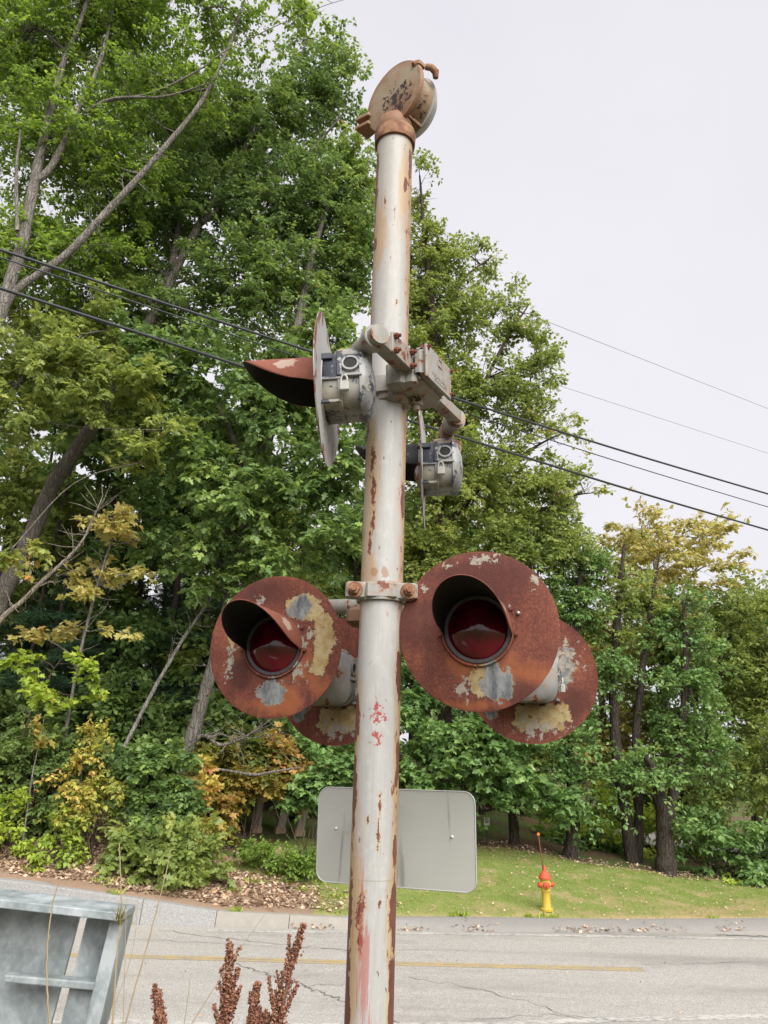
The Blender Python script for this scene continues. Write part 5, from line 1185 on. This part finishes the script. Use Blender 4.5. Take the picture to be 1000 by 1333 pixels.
# ---- galvanised steel guard in the near corner
ge = empty('steel_guard', PY(60, 1900, 2.05), 'galvanised steel guard frame with stiffened post in the near corner by the dry stalks', 'barrier')
def down(a, b_, Yd, z):
    """continue the edge a->b (pixels, in the plane y = Yd) down to height z"""
    p, q = PY(*a, Yd), PY(*b_, Yd); k = (z - p[2]) / (q[2] - p[2]); return p + (q - p) * k
zb = 1.55
b = B(); b.slab([PY(-200, 1152, 2.10), PY(104, 1190, 2.10), down((104, 1190), (66, 1333), 2.10, zb), down((-200, 1152), (-205, 1333), 2.10, zb)], (0, .012, 0)); b.build('web_panel', M['galv'], ge, Matrix())
b = B(); b.slab([PY(-200, 1148, 1.96), PY(160, 1189, 1.96), PY(158, 1200, 1.96), PY(-200, 1160, 1.96)], (0, .10, 0)); b.build('top_plate', M['galv'], ge, Matrix(), False, .002)
b = B(); b.slab([PY(-200, 1138, 2.04), PY(113, 1176, 2.04), PY(113, 1186, 2.04), PY(-200, 1150, 2.04)], (0, .05, 0)); b.build('top_lip', M['galv'], ge, Matrix(), False, .002)
zb2 = 1.6
b = B(); b.slab([PY(143, 1199, 2.0), PY(162, 1197, 2.0), down((162, 1197), (130, 1333), 2.0, zb2), down((143, 1199), (110, 1333), 2.0, zb2)], (0, .075, 0)); b.build('post_flange', M['galv'], ge, Matrix(), False, .002)
b = B(); b.slab([PY(113, 1196, 2.07), PY(152, 1196, 2.07), down((152, 1196), (118, 1333), 2.07, zb2), down((113, 1196), (79, 1333), 2.07, zb2)], (0, .010, 0)); b.build('post_web', M['galv'], ge, Matrix())
b = B(); b.slab([PY(5, 1269, 2.03), PY(136, 1280, 2.03), PY(135, 1291, 2.03), PY(5, 1279, 2.03)], (0, .037, 0)); b.build('stiffener_bar', M['galv'], ge, Matrix(), False, .003)

# ---- dock seed heads and dry stalks in front
t = T('dock_seed', .8, .25); a = t.attr('tint'); t.col(t.ramp(a, [(0, (.11, .042, .026)), (.5, (.31, .135, .085)), (1, (.50, .27, .17))])); dockm = t.mat
t = T('dock_stem', .8, .2); t.col((.20, .11, .07)); dstem = t.mat
OCT = (np.array([(1, 0, 0), (-1, 0, 0), (0, 1, 0), (0, -1, 0), (0, 0, 1.2), (0, 0, -1.2)]) * .5, np.array([(0, 2, 4), (2, 1, 4), (1, 3, 4), (3, 0, 4), (2, 0, 5), (1, 2, 5), (3, 1, 5), (0, 3, 5)]))
def dock(label, pts, Yd, wpx, seed):
    g = np.random.default_rng(seed); p = np.array([PY(a, b_, Yd) for a, b_ in pts]); gz = float(tz(p[-1, 0], p[-1, 1]))
    v = p[-1] - p[-2]; kk = (gz - .03 - p[-1, 2]) / v[2]; foot = p[-1] + v * kk * np.array([.5, .5, 1]); P_ = np.vstack([spline(p, 12), np.linspace(p[-1], foot, 9)[1:]])
    e = empty('dock_plant', (foot[0], foot[1], gz), label, 'plant', 'dock seed heads'); wd = Wood(); wd.tube(P_, np.linspace(.0015, .005, len(P_)), 6)
    L = len(spline(p, 12)); C = []
    ln = np.linalg.norm(p[-1] - p[0]); up_d = unit(p[0] - p[-1])
    W = wpx * .0017
    def spike(a, d, l_, n, rad):
        tq = g.uniform(0, 1, n); c = a + d * (l_ * tq)[:, None] + g.normal(size=(n, 3)) * rad * (1.1 - .8 * tq)[:, None]; C.append(c)
        wd.tube(np.array([a, a + d * l_ * .5, a + d * l_]), [.0015, .0012, .0008], 4)
    spike(p[0] - up_d * ln * .45, up_d, ln * .45, 230, .0036)
    full = np.vstack([p, p[-1] + v * .5])
    ax_ = spline(full, 12)
    for q in np.linspace(.16, 1, 22) + g.uniform(-.02, .02, 22):
        q = min(max(q, 0), 1)
        i = int(q * (len(ax_) - 1)); a = ax_[i]; sd_ = g.normal(size=3) * [1, 1, .2]; d = unit(up_d + unit(sd_) * g.uniform(.22, .5))
        l_ = W * (.8 + 3.4 * q) * g.uniform(.5, 1.35); spike(a, d, l_, int((60 + 130 * q) * l_ / (W * 3)), .0042)
    C = np.concatenate(C); n = len(C); v0, f0 = OCT; sz = g.uniform(.004, .0075, n)
    R_ = np.stack([unit(g.normal(size=(n, 3))) for _ in range(3)], 1)
    V = C[:, None] + sz[:, None, None] * np.einsum('kj,njl->nkl', v0, R_)
    F_ = (f0[None] + (np.arange(n) * 6)[:, None, None]).reshape(-1, 3)
    tag(link('seed_cluster', fast_mesh('seed_cluster', V.reshape(-1, 3), F_, np.repeat(np.clip(g.normal(.5, .25, n), 0, 1), 6)), dockm, e, Matrix(), False), kind='stuff')
    link('stem', wd.mesh('stem'), dstem, e, Matrix())
dock('tallest rust brown dock seed head, closest to the pole', [(393, 1202), (386, 1235), (376, 1275), (362, 1335)], 1.85, 14, 1)
dock('broad rust brown dock seed head, second tallest', [(301, 1228), (299, 1250), (296, 1285), (291, 1335)], 1.85, 13, 2)
dock('slim dock seed head between the two tall ones', [(334, 1281), (332, 1300), (328, 1335)], 1.9, 7, 3)
dock('short dock seed head nearest the steel guard', [(201, 1287), (205, 1305), (213, 1340)], 1.9, 7, 4)
dock('barely showing dock seed head at the foot of the tallest one', [(347, 1322), (344, 1335), (340, 1350)], 1.88, 6, 5)
t = T('dry_straw', .8, .2); n = t.noise(30, 4, v=t.mp((1, 1, .2))); t.col(t.mix(n, (.26, .19, .11), (.50, .40, .25))); straw = t.mat
for lab, pts, Yd, r_ in [('thick straw stalk with a green tuft beside the steel post', [(155, 1098), (157, 1140), (158, 1185), (152, 1250), (146, 1340)], 1.8, .0032), ('straw stalk with pale tip leaning over the kerb', [(222, 1110), (213, 1150), (196, 1215), (175, 1290), (160, 1345)], 1.85, .003),
                         ('curving straw stalk crossing the steel guard', [(76, 1150), (68, 1180), (63, 1220), (61, 1270), (65, 1340)], 1.7, .0032), ('hair thin stalk crossing the broad dock head', [(345, 1190), (318, 1228), (280, 1285), (245, 1340)], 1.6, .0012),
                         ('thin straight stalk just beside the steel post', [(165, 1165), (163, 1240), (160, 1340)], 1.75, .0013), ('thin reddish stalk leaning beside the steel post', [(180, 1165), (172, 1240), (138, 1340)], 1.7, .0012), ('short broken stalk tip over the road', [(247, 1273), (246, 1290), (238, 1345)], 1.9, .0015)]:
    p = np.array([PY(a, b_, Yd) for a, b_ in pts]); g = float(tz(p[-1, 0], p[-1, 1])); v = p[-1] - p[-2]; foot = p[-1] + v * ((g - .03 - p[-1, 2]) / v[2]) * np.array([.4, .4, 1])
    e = empty('dry_stalk', (foot[0], foot[1], g), lab, 'plant', 'dry stalks'); wd = Wood(); P_ = np.vstack([spline(p, 10), np.linspace(p[-1], foot, 9)[1:]]); P_ += np.random.default_rng(len(lab)).normal(size=P_.shape) * r_ * .15; r_ *= .62
    wd.tube(P_, np.linspace(r_ * .6, r_ * 1.2, len(P_)), 6); link('stem', wd.mesh('stem'), straw, e, Matrix())
    if 'tuft' in lab:
        g_ = np.random.default_rng(3); n = 40; c = np.repeat(p[2:3], n, 0) + g_.normal(size=(n, 3)) * .004 - [0, 0, .02]; ax_ = unit(g_.normal(size=(n, 3)) * .45 + UPV)
        link('tuft', leaves_mesh('tuft', c, ax_, unit(g_.normal(size=(n, 3))), g_.uniform(.02, .042, n), g_.uniform(.2, .8, n), 'needle'), LM['olive'], e, Matrix(), False)

# ---- grass, fallen leaves, weeds
g = np.random.default_rng(5)
def scatter(n, x0, x1, y0, y1, keep):
    x = g.uniform(x0, x1, n); y = g.uniform(y0, y1, n); k = keep(x, y); x, y = x[k], y[k]; return np.stack([x, y, tz(x, y)], -1)
grm = leaf_mat('grass_blade', [(0, (.12, .18, .035)), (.35, (.24, .33, .075)), (.65, (.38, .40, .13)), (1, (.52, .41, .22))], .35, .6)
p = scatter(160000, -4., 11.5, 16, 22.2, lambda x, y: (y > ct_y(x) + .14) & (y < lawn_far(x) + .2) & ~((x < -1.2) & (y < 17.6 + .25 * (-1.2 - x))))
n = len(p); dryn = np.clip(.48 + .32 * (17.9 - p[:, 1]) + .06 * (p[:, 0] - 5) + .30 * np.sin(p[:, 0] * 2.3 + 1.3 * np.sin(p[:, 1] * 2)) * np.sin(p[:, 1] * 3.1 + p[:, 0]) + .15 * np.sin(p[:, 0] * 7.1 + p[:, 1] * 5), 0, 1)
kp = g.uniform(0, 1, n) > dryn * .9; p, dryn = p[kp], dryn[kp]; n = len(p)
ax_ = unit(g.normal(size=(n, 3)) * [.55, .55, .15] + UPV * .8)
o = link('grass', leaves_mesh('grass', p, ax_, unit(g.normal(size=(n, 3)) + [0, -.5, .3]), g.uniform(.025, .07, n) * (1 + .5 * np.sin(p[:, 0] * 5) * np.sin(p[:, 1] * 6)), np.clip(g.normal(.28, .16, n) + .5 * dryn * g.uniform(.3, 1, n), 0, 1), 'needle'), grm, None, None, False); tag(o, 'short patchy lawn grass on the slope beyond the berm', kind='stuff')
litm = leaf_mat('fallen_leaf', [(0, (.14, .085, .055)), (.3, (.30, .20, .13)), (.65, (.46, .34, .24)), (.9, (.58, .46, .33)), (1, (.46, .22, .10))], .1, .7)
def litter_mesh(name, p, s0, s1, label, tint=None, z=.015, key='small'):
    n = len(p); p = p + UPV * z; ax_ = unit(g.normal(size=(n, 3)) * [1, 1, .3]); nr_ = unit(g.normal(size=(n, 3)) * .5 + UPV)
    o = link(name, leaves_mesh(name, p, ax_, nr_, g.uniform(s0, s1, n), g.uniform(0, 1, n) if tint is None else tint(n), key), litm, None, None, False); return tag(o, label, kind='stuff')
p = scatter(26000, -9, .6, 16.3, 20, lambda x, y: (y > ct_y(x) + .36 + .06 * np.sin(x * 3)) & (g.uniform(0, 1, len(x)) < np.interp(x, [-2.0, -.4], [1, .06]) * np.where((y > 17.9 + .25 * (-1.2 - x)) & (x > -4), .12, 1)))
litter_mesh('leaf_litter', p, .05, .13, 'brown fallen leaves on the bank behind the granite kerb')
p = scatter(2600, -1, 11, 21.0, 22.8, lambda x, y: np.abs(y - lawn_far(x) - .35) < .5); litter_mesh('leaf_litter', p, .05, .11, 'brown leaf litter along the far lawn edge under the trees', None, .03)
p = scatter(1100, -1, 11, 16.2, 21.8, lambda x, y: (y > ct_y(x) + .1))
litter_mesh('leaf_litter', p, .03, .075, 'pale fallen leaves strewn over the lawn', lambda n: g.uniform(.55, 1, n), .05)
x = g.uniform(-1.5, 11, 420); y = cb_y(x) + np.abs(g.normal(size=420)) * .13 - .05; k = np.sin(x * 3.7) + np.sin(x * 1.3 + 1) > -.4; x, y = x[k], y[k]
litter_mesh('leaf_litter', np.stack([x, y, np.full_like(x, .03) + np.clip(y - cb_y(x), 0, 1) * .35], -1), .04, .10, 'orange brown leaves gathered in the gutter', lambda n: g.uniform(.3, 1, n))
x = g.uniform(-8, 10, 60); y = g.uniform(10, 15.8, 60); litter_mesh('leaf_litter', np.stack([x, y, np.full(60, .012)], -1), .03, .06, 'single dead leaves lying on the road')
wdm = LM['lime']; cs = []; 
for cx, cy, m_ in [(float(G(q, 1204)[0]), float(G(q, 1204)[1]), .05) for q in (150, 165, 300, 310, 590, 602, 690, 705, 720, 930)] + [(float(q[0]), float(q[1]), .1) for q in (hit(40, 1135), hit(90, 1130), hit(130, 1150), hit(330, 1150), hit(400, 1160), hit(440, 1170), hit(420, 1150), hit(150, 1165), hit(360, 1140), hit(300, 1160))]:
    n = 30; cs.append(np.c_[cx + g.normal(size=n) * m_, cy + g.normal(size=n) * m_ * .5, np.zeros(n)])
p = np.concatenate(cs); p[:, 2] = np.where(p[:, 1] < ct_y(p[:, 0]), .01 + np.clip(p[:, 1] - cb_y(p[:, 0]), 0, 1) * .3, tz(p[:, 0], p[:, 1])); n = len(p)
o = link('weeds', leaves_mesh('weeds', p, unit(g.normal(size=(n, 3)) * .6 + UPV), unit(g.normal(size=(n, 3))), g.uniform(.05, .14, n), g.uniform(.1, .9, n), 'long'), wdm, None, None, False); tag(o, 'small weeds sprouting along the gutter and bank', kind='stuff')
